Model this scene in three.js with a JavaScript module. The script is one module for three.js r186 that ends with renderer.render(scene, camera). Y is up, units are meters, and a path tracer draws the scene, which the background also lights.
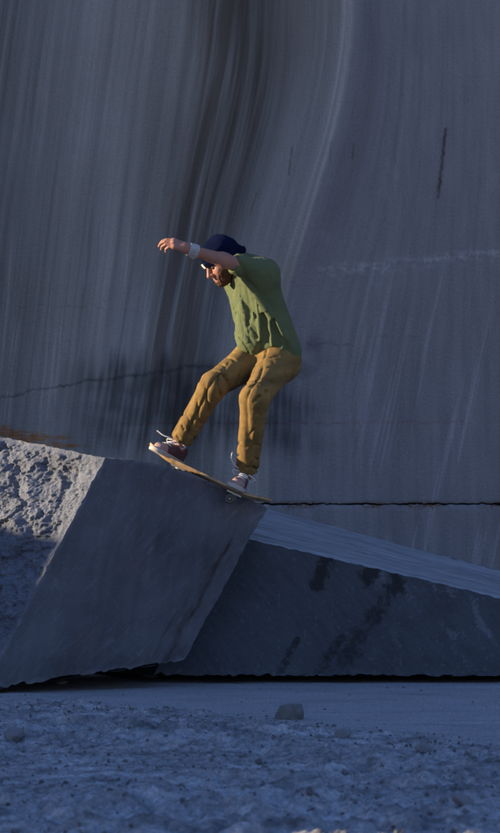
import * as THREE from 'three';
import { mergeGeometries } from 'three/addons/utils/BufferGeometryUtils.js';

// ───────────────────────── camera, sky, sun, exposure ─────────────────────────
const scene = new THREE.Scene();
const FPX = 1620, EYE = 0.70, CAMZ = 9.0;                 // focal length in photo pixels (500 x 833), eye height, distance
const PITCH = Math.atan((557 - 416.5) / FPX);
const camera = new THREE.PerspectiveCamera(2 * Math.atan(416.5 / FPX) * 180 / Math.PI, 500 / 833, 0.1, 2000);
camera.position.set(0, EYE, CAMZ);
camera.rotation.x = PITCH;
camera.focus = 8.75; camera.userData.fStop = 5.6;
camera.updateMatrixWorld();
scene.add(camera);

const SUN = new THREE.Vector3(-0.92, 0.19, 0.085).normalize();
{ // clear late-day sky: deep blue overhead, paler towards the horizon, warm round the low sun
  const W = 256, H = 128, d = new Float32Array(W * H * 4), v = new THREE.Vector3();
  for (let j = 0; j < H; j++) for (let i = 0; i < W; i++) {
    const th = (j + 0.5) / H * Math.PI - Math.PI / 2, ph = ((i + 0.5) / W - 0.5) * 2 * Math.PI;
    v.set(Math.cos(th) * Math.cos(ph), Math.sin(th), Math.cos(th) * Math.sin(ph));
    const e = Math.max(0, v.y), h = Math.pow(1 - e, 3.2), c = Math.max(0, v.dot(SUN));
    const g = 0.55 * Math.pow(c, 6) * Math.pow(1 - e, 2) + 0.25 * Math.pow(c, 60);
    const k = (j * W + i) * 4;
    d[k] = 0.053 + 0.245 * h + g * 0.73; d[k + 1] = 0.125 + 0.198 * h + g * 0.57; d[k + 2] = 0.330 + 0.012 * h + g * 0.40; d[k + 3] = 1;
  }
  const t = new THREE.DataTexture(d, W, H, THREE.RGBAFormat, THREE.FloatType);
  t.mapping = THREE.EquirectangularReflectionMapping; t.magFilter = THREE.LinearFilter; t.minFilter = THREE.LinearFilter; t.needsUpdate = true;
  scene.background = t; scene.environment = t;
}
const sun = new THREE.DirectionalLight(new THREE.Color().setRGB(1.0, 0.80, 0.57), 5.0);
sun.position.copy(SUN).multiplyScalar(30); sun.castShadow = true; sun.shadow.mapSize.set(4096, 4096);
Object.assign(sun.shadow.camera, { left: -16, right: 16, top: 14, bottom: -14, near: 1, far: 80 });
scene.add(sun); scene.add(sun.target);

const renderer = new THREE.WebGLRenderer({ antialias: true });
renderer.toneMapping = THREE.LinearToneMapping;
renderer.toneMappingExposure = 1.70;
renderer.shadowMap.enabled = true;

// ───────────────────────── helpers ─────────────────────────
const V = (x, y, z) => new THREE.Vector3(x, y, z);
const clamp = (x, a = 0, b = 1) => Math.min(b, Math.max(a, x));
const mix = (a, b, t) => a + (b - a) * t;
const sst = (a, b, x) => { const t = clamp((x - a) / (b - a)); return t * t * (3 - 2 * t); };
const PM = new Uint8Array(512); { const r = rng(99), q = Array.from({ length: 256 }, (_, i) => i); for (let i = 255; i > 0; i--) { const j = r() * (i + 1) | 0; [q[i], q[j]] = [q[j], q[i]]; } for (let i = 0; i < 512; i++) PM[i] = q[i & 255]; }
const GX = new Float64Array(256), GY = new Float64Array(256), HX = new Float64Array(256), HY = new Float64Array(256), HZ = new Float64Array(256);
{ const c = [[1, 1, 0], [-1, 1, 0], [1, -1, 0], [-1, -1, 0], [1, 0, 1], [-1, 0, 1], [1, 0, -1], [-1, 0, -1], [0, 1, 1], [0, -1, 1], [0, 1, -1], [0, -1, -1]]; for (let i = 0; i < 256; i++) { const a = i / 256 * Math.PI * 2 * 7; GX[i] = Math.cos(a) * 1.35; GY[i] = Math.sin(a) * 1.35; [HX[i], HY[i], HZ[i]] = c[i % 12]; } }
function n2(x, y) { // gradient noise, about -1 to 1
  const xf = Math.floor(x), yf = Math.floor(y), X = xf & 255, Y = yf & 255; x -= xf; y -= yf;
  const u = x * x * x * (x * (x * 6 - 15) + 10), v = y * y * y * (y * (y * 6 - 15) + 10), A = PM[X] + Y, B = PM[X + 1] + Y, a = PM[A], b = PM[B], c = PM[A + 1], d = PM[B + 1];
  const p = GX[a] * x + GY[a] * y, q = GX[b] * (x - 1) + GY[b] * y, r = GX[c] * x + GY[c] * (y - 1), s = GX[d] * (x - 1) + GY[d] * (y - 1), e = p + u * (q - p), f = r + u * (s - r); return e + v * (f - e);
}
function n3(x, y, z) {
  const xf = Math.floor(x), yf = Math.floor(y), zf = Math.floor(z), X = xf & 255, Y = yf & 255, Z = zf & 255; x -= xf; y -= yf; z -= zf;
  const u = x * x * x * (x * (x * 6 - 15) + 10), v = y * y * y * (y * (y * 6 - 15) + 10), w = z * z * z * (z * (z * 6 - 15) + 10);
  const A = PM[X] + Y, AA = PM[A & 511] + Z, AB = PM[(A + 1) & 511] + Z, B = PM[X + 1] + Y, BA = PM[B & 511] + Z, BB = PM[(B + 1) & 511] + Z, x1 = x - 1, y1 = y - 1, z1 = z - 1;
  let h = PM[AA]; const a = HX[h] * x + HY[h] * y + HZ[h] * z; h = PM[BA]; const b = HX[h] * x1 + HY[h] * y + HZ[h] * z; h = PM[AB]; const c = HX[h] * x + HY[h] * y1 + HZ[h] * z; h = PM[BB]; const d = HX[h] * x1 + HY[h] * y1 + HZ[h] * z;
  h = PM[AA + 1]; const e = HX[h] * x + HY[h] * y + HZ[h] * z1; h = PM[BA + 1]; const f = HX[h] * x1 + HY[h] * y + HZ[h] * z1; h = PM[AB + 1]; const g = HX[h] * x + HY[h] * y1 + HZ[h] * z1; h = PM[BB + 1]; const i = HX[h] * x1 + HY[h] * y1 + HZ[h] * z1;
  const p = a + u * (b - a), q = c + u * (d - c), r = e + u * (f - e), s = g + u * (i - g), m = p + v * (q - p), n = r + v * (s - r); return m + w * (n - m);
}
const fbm = (x, y, z, o = 4) => { let s = 0, a = 0.5, f = 1; for (let i = 0; i < o; i++) { s += a * n3(x * f + i * 17.3, y * f - i * 9.1, z * f + i * 5.7); a *= 0.5; f *= 2.03; } return s; };
function rng(seed) { let a = seed >>> 0; return () => { a = (a + 0x6D2B79F5) | 0; let t = Math.imul(a ^ (a >>> 15), 1 | a); t = (t + Math.imul(t ^ (t >>> 7), 61 | t)) ^ t; return ((t ^ (t >>> 14)) >>> 0) / 4294967296; }; }
// photo pixel + distance plane -> point in the place
function P(px, py, z) {
  const cx = (px - 250) / FPX, cy = -(py - 416.5) / FPX, c = Math.cos(PITCH), s = Math.sin(PITCH);
  const dir = V(cx, cy * c + s, cy * s - c), t = (z - CAMZ) / dir.z;
  return V(dir.x * t, EYE + dir.y * t, z);
}
const shadow = (o) => { o.traverse((m) => { if (m.isMesh) { m.castShadow = true; m.receiveShadow = true; } }); return o; };
function mesh(name, geo, mat, parent = scene) { const m = new THREE.Mesh(geo, mat); m.name = name; parent.add(m); m.castShadow = m.receiveShadow = true; return m; }
function tag(o, label, category, group, kind) { o.userData.label = label; if (category) o.userData.category = category; if (group) o.userData.group = group; if (kind) o.userData.kind = kind; return o; }
function dataTex(W, H, fn, srgb = true, wrap = THREE.RepeatWrapping) {
  const d = new Uint8Array(W * H * 4), c = [0, 0, 0];
  for (let j = 0; j < H; j++) for (let i = 0; i < W; i++) { fn(i, j, c); const k = (j * W + i) * 4; d[k] = clamp(c[0], 0, 255); d[k + 1] = clamp(c[1], 0, 255); d[k + 2] = clamp(c[2], 0, 255); d[k + 3] = 255; }
  const t = new THREE.DataTexture(d, W, H); t.wrapS = t.wrapT = wrap; t.magFilter = THREE.LinearFilter; t.minFilter = THREE.LinearMipmapLinearFilter; t.generateMipmaps = true;
  if (srgb) t.colorSpace = THREE.SRGBColorSpace; t.needsUpdate = true; return t;
}
const toS = (l) => 255 * (l <= 0.0031308 ? 12.92 * l : 1.055 * Math.pow(l, 1 / 2.4) - 0.055);
const LUT = Array.from({ length: 4097 }, (_, i) => toS(i / 4096));
const lin = (l) => LUT[clamp(l, 0, 1) * 4096 | 0];
const std = (r, g, b, rough = 0.9, extra = {}) => new THREE.MeshStandardMaterial({ color: new THREE.Color().setRGB(r, g, b), roughness: rough, ...extra });
// a grid patch from a function (s,t) -> [position], uv in metres along the sides
function patch(nu, nv, fn, uvf) {
  const pos = [], uv = [], idx = [], p = V();
  for (let j = 0; j <= nv; j++) for (let i = 0; i <= nu; i++) { fn(i / nu, j / nv, p); pos.push(p.x, p.y, p.z); const q = uvf(i / nu, j / nv, p); uv.push(q[0], q[1]); }
  for (let j = 0; j < nv; j++) for (let i = 0; i < nu; i++) { const a = j * (nu + 1) + i, b = a + 1, c = a + nu + 1, d = c + 1; idx.push(a, b, d, a, d, c); }
  const g = new THREE.BufferGeometry(); g.setAttribute('position', new THREE.Float32BufferAttribute(pos, 3)); g.setAttribute('uv', new THREE.Float32BufferAttribute(uv, 2)); g.setIndex(idx); g.computeVertexNormals(); return g;
}
// shared grainy bump maps
const grainBump = dataTex(512, 512, (i, j, c) => { const x = i / 512, y = j / 512; const v = 128 + 90 * (n2(x * 64, y * 64) * 0.5 + n2(x * 128 + 3, y * 128) * 0.4 + n2(x * 256, y * 256 + 5) * 0.35); c[0] = c[1] = c[2] = v; }, false);

// ───────────────────────── the quarry wall ─────────────────────────
// wall coordinates are kept in units of 1/128 m so that marks can be placed by eye: q = 250 + 128 x, r = 557 - 128 (y - 0.7)
const WK = 128, WZ = -3.5;
const lean = (q, r) => { // how far the cut marks lean to the right at height r
  const k = sst(120, 330, q), t = clamp(1 - r / 430, -0.9, 1.6);
  const left = 52 * t, right = 82 * sst(0.02, 0.98, t) + (t > 1 ? 6 * (t - 1) : 0);
  const slant = mix(left, right, k);
  return slant - slant * sst(360, 470, q) * 0.82;        // a sideways offset of the lines, nearly upright on the right half
};
const streak = (u, r) => { // long fine lines running down the face
  let s = 0.46 * n2(u * 0.022, r * 0.0012 + 3) + 0.42 * n2(u * 0.06 + 20, r * 0.002) + 0.34 * n2(u * 0.15, r * 0.003 + 11) + 0.24 * n2(u * 0.36, r * 0.006 + 31) + 0.17 * n2(u * 0.85, r * 0.012);
  return s;
};
const CRACK = 505;                                           // bed joint across the wall
const wallDepth = (q, r) => {
  const u = q - lean(q, r);
  let z = 0;
  z -= 0.55 * Math.exp(-Math.pow((u - 165) / 75, 2)) * sst(470, 200, r);   // hollow flute
  z += 0.30 * Math.exp(-Math.pow((u - 268) / 34, 2)) * sst(420, 150, r);   // rib beside it
  z += 0.20 * Math.exp(-Math.pow((u - 40) / 70, 2)) * sst(460, 150, r);
  z += 0.018 * streak(u, r) * 1.2;
  z += 0.05 * fbm(q * 0.006, r * 0.006, 2.2, 3);
  return z;
};
{
  // colour of the face
  const Q0 = -420, Q1 = 920, R0 = -330, R1 = 690, TW = 1792, TH = 1365;
  const seg = (q, r, a, b, c, d) => { const vx = c - a, vy = d - b, t = clamp(((q - a) * vx + (r - b) * vy) / (vx * vx + vy * vy)); return [Math.hypot(q - a - vx * t, r - b - vy * t), t]; };
  const marks = [[447, 128, 439, 197, 1.7], [353, 149, 352, 162, 1.1, 0.6], [293, 142, 289, 172, 1.1, 0.6], [330, 148, 329, 168, 0.8, 0.4], [257, 184, 250, 206, 0.9, 0.5]];
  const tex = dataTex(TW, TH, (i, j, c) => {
    const q = Q0 + (Q1 - Q0) * (i + 0.5) / TW, r = R1 - (R1 - R0) * (j + 0.5) / TH;
    const u = q + 0.8 * n2(q * 0.01, r * 0.012) - lean(q, r);
    const st = streak(u, r);
    const leftK = 1 - sst(268, 275, u + 1.5 * n2(r * 0.05, 6));                        // the fluted half against the plain half
    let R = mix(0.272, 0.308, leftK), G = mix(0.264, 0.296, leftK), B = mix(0.268, 0.262, leftK);
    let k = 1 + mix(0.20, 0.46, leftK) * st * (1 + 0.7 * n2(u * 0.03 + 5, r * 0.006)) + 0.14 * leftK * fbm(q * 0.010, r * 0.006, 3.7, 3);
    const gr = 1 + 0.8 * n2(u * 0.17, r * 0.002) + 0.5 * n2(u * 0.5, r * 0.005);                             // bands break into fine lines
    k += leftK * (0.30 * Math.exp(-Math.pow((u - 250) / 26, 2)) + 0.35 * Math.exp(-Math.pow((u - 264) / 6, 2)) * sst(330, 230, r)) * gr;                                          // pale edge: light catching the rib, put into the colour
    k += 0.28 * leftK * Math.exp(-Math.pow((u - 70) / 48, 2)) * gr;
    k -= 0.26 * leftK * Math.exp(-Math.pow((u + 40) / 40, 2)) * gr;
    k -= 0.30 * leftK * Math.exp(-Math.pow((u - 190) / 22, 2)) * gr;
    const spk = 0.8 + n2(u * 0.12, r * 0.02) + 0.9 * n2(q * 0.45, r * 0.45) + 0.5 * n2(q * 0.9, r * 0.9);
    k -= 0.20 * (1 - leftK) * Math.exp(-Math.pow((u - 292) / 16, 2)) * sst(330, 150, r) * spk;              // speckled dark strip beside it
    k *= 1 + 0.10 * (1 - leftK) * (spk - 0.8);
    // brown-black seepage band
    const bandQ = u - 152 + 8 * n2(r * 0.006, 4);
    const band = Math.exp(-Math.pow(bandQ / (bandQ < 0 ? 16 : 46), 2)) * (0.95 + 0.9 * n2(u * 0.13, r * 0.004) + 0.55 * n2(u * 0.4, r * 0.012));
    const bb = clamp(band, 0, 1) * 0.55 * sst(540, 340, r);
    R *= 1 - bb * 0.92; G *= 1 - bb * 1.05; B *= 1 - bb * 1.12;
    // thin pale drips
    const dr = sst(0.36, 0.66, n2((u - (r - 300) * 0.05) * 0.23 + 60, r * 0.004) + 0.35 * n2(u * 0.7, r * 0.02)) * sst(170, 290, r);
    k += 0.30 * dr * leftK;
    // dark weathered patch low on the fluted half, drawn out in runs
    const pr = r + 14 * n2(q * 0.02, 3.3) + 15 * n2(u * 0.08, 8.1) + 6 * n2(u * 0.4, r * 0.02);
    const pat = sst(352, 385, pr + (170 - q) * 0.12) * sst(470, 425, pr) * sst(40, 130, q) * sst(345, 270, q + 20 * n2(r * 0.05, 2));
    const pk = pat * clamp(0.72 + 0.6 * n2(u * 0.22, r * 0.012) + 0.5 * fbm(q * 0.03, r * 0.05, 9, 3));
    k *= 1 - 0.66 * clamp(pk * 1.25);
    const top = sst(325, 350, pr) * sst(400, 365, pr) * sst(262, 285, q) * sst(345, 305, q) * clamp(0.4 + 1.4 * fbm(q * 0.04, r * 0.06, 3, 3));
    k *= 1 - 0.5 * top;
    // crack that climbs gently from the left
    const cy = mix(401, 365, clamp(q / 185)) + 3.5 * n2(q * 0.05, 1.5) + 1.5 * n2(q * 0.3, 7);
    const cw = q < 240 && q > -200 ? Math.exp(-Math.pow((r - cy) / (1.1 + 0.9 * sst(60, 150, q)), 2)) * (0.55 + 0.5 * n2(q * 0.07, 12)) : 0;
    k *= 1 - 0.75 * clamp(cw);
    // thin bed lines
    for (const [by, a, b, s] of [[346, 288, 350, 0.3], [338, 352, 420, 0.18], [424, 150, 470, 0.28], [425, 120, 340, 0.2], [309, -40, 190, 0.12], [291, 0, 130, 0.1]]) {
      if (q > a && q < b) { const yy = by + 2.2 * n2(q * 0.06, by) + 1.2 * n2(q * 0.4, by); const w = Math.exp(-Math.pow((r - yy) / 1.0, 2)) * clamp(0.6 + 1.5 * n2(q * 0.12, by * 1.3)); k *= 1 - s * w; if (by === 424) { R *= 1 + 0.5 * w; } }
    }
    // pale bruised band
    const py = mix(276, 254, clamp((q - 300) / 200)) + 4 * n2(q * 0.03, 5);
    const pb = Math.exp(-Math.pow((r - py) / 6, 2)) * sst(285, 350, q) * clamp(0.25 + 1.6 * n2(q * 0.09, r * 0.16) + 1.0 * n2(q * 0.5 + r * 0.3, r * 0.35));
    k *= 1 + 0.48 * clamp(pb);
    // scrapes lower right
    const sc = sst(0.30, 0.62, n2((q + (r - 400) * 0.22) * 0.10, r * 0.004 + 40) + 0.5 * n2((q + (r - 400) * 0.22) * 0.45, r * 0.01)) * sst(230, 330, r) * sst(330, 370, q);
    k *= 1 + 0.30 * sc;
    k *= 1 + 0.10 * sst(0.22, 0.4, fbm(q * 0.035, r * 0.02, 14, 3)) * (1 - leftK);
    // grain
    k *= 1 + 0.13 * n2(q * 0.75, r * 0.75) + 0.12 * n2(q * 1.6 + 9, r * 1.6) + 0.10 * fbm(q * 0.012, r * 0.012, 5, 3);
    // drill scars, brown
    for (const m of marks) { if (Math.abs(q - m[0]) > 24 || r < m[1] - 12 || r > m[3] + 12) continue; const [d] = seg(q + 1.4 * n2(r * 0.2, m[0]), r, m[0], m[1], m[2], m[3]); const w = Math.exp(-Math.pow(d / m[4], 2)) * clamp(0.9 + 0.7 * n2(r * 0.09, m[0])); const f = m[5] ?? 1; R *= 1 - 0.70 * w * f; G *= 1 - 0.74 * w * f; B *= 1 - 0.82 * w * f; }
    // orange-brown run at the left, just over the block
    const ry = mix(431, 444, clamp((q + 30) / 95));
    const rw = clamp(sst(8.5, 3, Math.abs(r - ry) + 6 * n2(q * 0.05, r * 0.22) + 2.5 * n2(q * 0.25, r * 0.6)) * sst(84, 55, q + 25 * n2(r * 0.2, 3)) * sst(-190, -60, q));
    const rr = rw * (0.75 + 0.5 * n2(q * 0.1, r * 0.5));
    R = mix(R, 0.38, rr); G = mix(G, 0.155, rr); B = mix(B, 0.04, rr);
    // rust flecks at the bed joint
    const jr = sst(5.5, 1, Math.abs(r - CRACK - 1)) * sst(-0.15, 0.25, n2(q * 0.025, 77)) * clamp(0.6 + n2(q * 0.3, r * 0.4));
    R = mix(R, 0.16, jr); G = mix(G, 0.085, jr); B = mix(B, 0.04, jr);
    c[0] = lin(R * k); c[1] = lin(G * k); c[2] = lin(B * k);
  }, true, THREE.MirroredRepeatWrapping);
  const bump = dataTex(1024, 1024, (i, j, c) => { const q = i * 0.8, r = j * 0.8; const v = 128 + 46 * n2(q * 0.5, r * 0.03) + 46 * n2(q * 0.25, r * 0.25) + 40 * n2(q, r) + 20 * n2(q * 1.2, r * 0.1); c[0] = c[1] = c[2] = v; }, false);
  bump.repeat.set(2, 2);
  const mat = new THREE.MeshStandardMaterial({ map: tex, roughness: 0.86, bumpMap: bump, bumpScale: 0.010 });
  // rows: dense with exact lines at the bed joint; columns dense in the middle
  const rows = []; for (let r = -860; r < -330; r += 22) rows.push(r); for (let r = -330; r < CRACK - 8; r += 3.2) rows.push(r);
  const cols = []; for (let q = -1400; q < -420; q += 24) cols.push(q); for (let q = -420; q < 920; q += 3.2) cols.push(q); for (let q = 920; q <= 2600; q += 28) cols.push(q);
  const lip = (q) => CRACK + 1.6 * n2(q * 0.02, 3) + 1.4 * n2(q * 0.16, 9) + 1.0 * n2(q * 0.6, 2);
  const half = (q) => clamp(0.62 + 0.8 * n2(q * 0.035, 21) + 0.5 * n2(q * 0.3, 4), 0.10, 1.6);
  // profile of extra rows round the joint: [offset from the joint, extra depth]
  const build = (rowDefs) => {
    const pos = [], uv = [], idx = [], nc = cols.length;
    for (const f of rowDefs) for (const q of cols) {
      const [r, dz] = f(q); pos.push((q - 250) / WK, 0.7 + (557 - r) / WK, WZ + wallDepth(q, r) + dz);
      uv.push((q - Q0) / (Q1 - Q0), (R1 - r) / (R1 - R0));
    }
    for (let j = 0; j < rowDefs.length - 1; j++) for (let i = 0; i < nc - 1; i++) { const a = j * nc + i, b = a + 1, c2 = a + nc, d = c2 + 1; idx.push(a, c2, b, b, c2, d); }
    const g = new THREE.BufferGeometry(); g.setAttribute('position', new THREE.Float32BufferAttribute(pos, 3)); g.setAttribute('uv', new THREE.Float32BufferAttribute(uv, 2)); g.setIndex(idx); g.computeVertexNormals(); return g;
  };
  const defs = rows.map((r) => () => [r, 0]);
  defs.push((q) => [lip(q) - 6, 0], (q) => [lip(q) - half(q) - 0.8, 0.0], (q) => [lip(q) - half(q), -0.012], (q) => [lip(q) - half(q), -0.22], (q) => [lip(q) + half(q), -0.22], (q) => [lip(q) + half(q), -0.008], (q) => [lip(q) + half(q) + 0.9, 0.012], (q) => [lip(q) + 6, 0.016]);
  for (let r = CRACK + 12; r < 690; r += 5) defs.push(() => [r, 0.016]);
  const rock = new THREE.Group(); rock.name = 'rock_wall'; scene.add(rock);
  tag(rock, 'tall dark grey quarry rock face with curved vertical streaks behind the skater', null, null, 'structure');
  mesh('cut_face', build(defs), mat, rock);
  // unseen return of the face, added to keep low sun off the streaked wall
  const sideMat = mat;
  const side = patch(60, 90, (s, t, p) => { const z = mix(WZ - 0.6, 0.1, s), y = mix(-0.1, 12.3, t); p.set(-8 + 0.35 * fbm(z * 0.5, y * 0.4, 3, 4) - 0.25 * s * s, y, z + 0.12 * fbm(y * 0.8, 4, 1, 3) * s); }, (s, t, p) => [(p.z + 9) / 10, p.y / 8]);
  mesh('added_side_face', side, sideMat, rock);
  const nose = patch(30, 90, (s, t, p) => { const y = mix(-0.1, 12.3, t), x = mix(-8, -15, s); p.set(x + (s === 0 ? 0.35 * fbm(0.1 * 0.5, y * 0.4, 3, 4) - 0.25 : 0), y, 0.1 + 0.12 * fbm(y * 0.8, 4, 1, 3) + 0.4 * fbm(x * 0.4, y * 0.4, 8, 3) * Math.min(1, s * 4)); }, (s, t, p) => [p.x / 10, p.y / 8]);
  mesh('added_side_face', nose, sideMat, rock);
}

// ───────────────────────── ground ─────────────────────────
const roughEdge = (x) => Math.max(0.95 + 0.12 * x, 1.9 + 0.95 * x) + 0.16 * n2(x * 1.3, 3) + 0.1 * n2(x * 4, 8);
function groundH(x, z) {
  const e = roughEdge(x) + 0.25 * n2(x * 2.5, z * 2.5), k = sst(e - 0.25, e + 0.45, z);
  let h = 0.004 * n2(x * 3, z * 7) + 0.0022 * n2(x * 11, z * 30);
  const far = 1 - sst(6, 14, Math.hypot(x, z));
  const lump = fbm(x * 1.6, z * 2.2, 1.7, 3), clod = fbm(x * 8, z * 9, 4.4, 5), ridg = 1 - Math.abs(n3(x * 15, z * 16, 2.5)) * 2.2, fine = 1 - Math.abs(n3(x * 36, z * 38, 9.5)) * 2.4, grit = n3(x * 75, z * 78, 3.5);
  const patchy = clamp(0.5 + 1.3 * n3(x * 1.2, z * 2.4, 12.5)), rut = fbm(x * 1.1 + 0.6 * n2(z * 2, 3), z * 6.5, 6.1, 4), sharp = 1 - 2 * Math.abs(fbm(x * 5, z * 9, 2.9, 4));
  h += k * far * 0.55 * (0.016 + 0.035 * lump + 0.040 * rut + 0.085 * clod * (0.35 + patchy) + 0.034 * sharp * patchy + 0.005 * ridg + 0.013 * fine * (0.3 + patchy) + 0.012 * grit);
  return h;
}
{
  const axis = (a, b, h, far) => { const v = []; for (let x = a; x <= b; x += h) v.push(x); const lo = [], up = []; let s = h; let x = a; while (x > -far) { s *= 1.28; x -= s; lo.unshift(x); } s = h; x = v[v.length - 1]; while (x < far) { s *= 1.28; x += s; up.push(x); } return [...lo, ...v, ...up]; };
  const xs = axis(-2.6, 2.6, 0.0125, 400), zs = axis(-0.3, 5.6, 0.0125, 400), pos = [], uv = [], col = [], idx = [];
  for (const z of zs) for (const x of xs) {
    pos.push(x, groundH(x, z), z); uv.push(x, z);
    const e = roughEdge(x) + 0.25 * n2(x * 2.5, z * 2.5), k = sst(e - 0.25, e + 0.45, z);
    const m = 1 + 0.30 * fbm(x * 3, z * 5, 3.3, 4) + k * (0.6 * fbm(x * 2.2 + 4, z * 7, 7.7, 4) + 0.9 * fbm(x * 10, z * 12, 5.2, 4) + 0.5 * n3(x * 32, z * 36, 4) - 0.05) + (1 - k) * (0.16 + 0.14 * n2(x * 1.6 + z * 2, z * 16) + 0.08 * n2(x * 7, z * 40));  // random tone patches that also paint in the shade of hollows
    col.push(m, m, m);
  }
  const nx = xs.length; for (let j = 0; j < zs.length - 1; j++) for (let i = 0; i < nx - 1; i++) { const a = j * nx + i; idx.push(a, a + nx, a + 1, a + 1, a + nx, a + nx + 1); }
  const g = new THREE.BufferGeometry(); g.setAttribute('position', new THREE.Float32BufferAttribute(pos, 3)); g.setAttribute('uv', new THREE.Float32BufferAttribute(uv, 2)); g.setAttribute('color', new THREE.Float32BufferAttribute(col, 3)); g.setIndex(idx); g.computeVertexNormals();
  const dust = dataTex(1024, 1024, (i, j, c) => { const k = 1 + 0.34 * n2(i * 0.25, j * 0.25) + 0.30 * n2(i * 0.10, j * 0.10 + 7) + 0.22 * n2(i * 0.5, j * 0.5); c[0] = c[1] = c[2] = lin(clamp(0.62 * k)); });
  dust.repeat.set(0.62, 0.62);
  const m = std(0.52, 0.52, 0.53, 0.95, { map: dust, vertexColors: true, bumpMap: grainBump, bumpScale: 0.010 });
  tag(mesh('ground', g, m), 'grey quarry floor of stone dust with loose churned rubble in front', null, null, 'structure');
}
// loose stones
function rockGeo(seed, rx, ry, rz, detail = 3, rough = 0.35) {
  const g = new THREE.IcosahedronGeometry(1, detail), p = g.attributes.position, v = V(), r = rng(seed), planes = [];
  for (let i = 0; i < 15; i++) { const n = V(r() - 0.5, r() - 0.5, r() - 0.5).normalize(); planes.push([n, 0.52 + 0.26 * r()]); }
  for (let i = 0; i < p.count; i++) {
    v.fromBufferAttribute(p, i).normalize(); let d = 1.05; for (const [n, o] of planes) { const c = v.dot(n); if (c > 0.05) d = Math.min(d, o / c); }
    d *= 1 + rough * 0.22 * fbm(v.x * 3 + seed, v.y * 3, v.z * 3, 3); v.multiplyScalar(d); p.setXYZ(i, v.x * rx, v.y * ry, v.z * rz);
  }
  g.deleteAttribute('uv'); const q = []; for (let i = 0; i < p.count; i++) q.push(p.getX(i) * 2 + p.getZ(i), p.getY(i) * 2); g.setAttribute('uv', new THREE.Float32BufferAttribute(q, 2)); g.computeVertexNormals(); return g;
}
const looseMat = std(0.23, 0.23, 0.24, 0.92, { bumpMap: grainBump, bumpScale: 0.008 });
const stoneMat = std(0.25, 0.25, 0.26, 0.92, { bumpMap: grainBump, bumpScale: 0.006 });
function groundAt(px, py) { let z = 7.5, p = P(px, py, z); while (z > -0.5) { p = P(px, py, z); if (p.y <= groundH(p.x, z)) break; z -= 0.01; } return V(p.x, groundH(p.x, z), z); }
{
  const bg = new THREE.BoxGeometry(0.118, 0.070, 0.085, 16, 10, 12).toNonIndexed(); { const p = bg.attributes.position, v = V(); for (let i = 0; i < p.count; i++) { v.fromBufferAttribute(p, i); const t = v.y / 0.07 + 0.5; v.x = v.x * mix(1.06, 0.80, t) + 0.012 * t; v.z *= mix(1.05, 0.72, t); v.y += t * (0.16 * v.x); v.y *= 1 - 0.25 * sst(0.03, 0.07, -v.x) * t; const q = v.clone(); const rd = 1 - 0.16 * sst(0.9, 1.45, Math.hypot(q.x / 0.06, (q.y) / 0.036, q.z / 0.044)); v.multiplyScalar(rd); v.x += 0.020 * fbm(q.x * 22, q.y * 22, q.z * 22, 3); v.y += 0.018 * fbm(q.x * 22 + 5, q.y * 22, q.z * 22, 3); v.z += 0.012 * fbm(q.x * 22, q.y * 22 + 8, q.z * 22, 3); p.setXYZ(i, v.x, v.y, v.z); } bg.computeVertexNormals(); }
  const big = mesh('loose_stone', bg, std(0.21, 0.21, 0.205, 0.92, { bumpMap: grainBump, bumpScale: 0.003 })); const b = groundAt(289, 719.5); big.position.set(b.x, b.y + 0.027, b.z); big.rotation.y = -0.5; big.scale.setScalar(1.04);
  tag(big, 'fist-sized pale angular stone lying alone on the smooth dust', 'stone');
  const list = [[344, 737, 0.028, 'small dark stone at the edge of the rubble beside the lone pale stone'], [422, 751, 0.030, 'small squarish stone in the rubble below the dark runs on the wedge'], [15, 741, 0.042, 'lumpy stone in the rubble below the rough broken end of the block'], [462, 806, 0.026, 'dark stone low in the rubble near the sunlit strip']];
  list.forEach(([px, py, s, l], i) => { const o = mesh('loose_stone_' + String(i + 1).padStart(3, '0'), rockGeo(20 + i, s * 1.3, s * 0.95, s, 5, 0.6), looseMat); const q = groundAt(px, py); o.position.set(q.x, q.y + s * 0.28, q.z); o.rotation.y = i; tag(o, l, 'stone', 'loose stones lying in the rubble'); });
  // gravel nobody could count
  const N = 9000, geo = rockGeo(77, 1, 0.7, 0.9, 1, 0.5), im = new THREE.InstancedMesh(geo, stoneMat, N), r = rng(5), M = new THREE.Matrix4(), q = new THREE.Quaternion(), e = new THREE.Euler(), col = new THREE.Color();
  for (let i = 0; i < N; i++) {
    let x, z, k; do { x = (r() - 0.5) * 5.2; z = 0.2 + r() * 5.4; k = sst(roughEdge(x) - 0.35, roughEdge(x) + 0.3, z); } while (r() > k * (0.55 + 0.9 * n2(x * 2.4, z * 3)) + 0.025);
    const s = 0.0025 + 0.009 * Math.pow(r(), 3.0) + (r() < 0.025 ? 0.014 * r() : 0); e.set(r() * 6, r() * 6, r() * 6); q.setFromEuler(e);
    M.compose(V(x, groundH(x, z) + s * 0.25, z), q, V(s, s * (0.6 + 0.4 * r()), s)); im.setMatrixAt(i, M); const c = 0.8 + 0.9 * r(); im.setColorAt(i, col.setRGB(c, c, c));
  }
  im.name = 'gravel'; im.castShadow = im.receiveShadow = true; scene.add(im); tag(im, 'fine grey gravel and stone chips scattered over the quarry floor', 'gravel', null, 'stuff');
}

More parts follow.
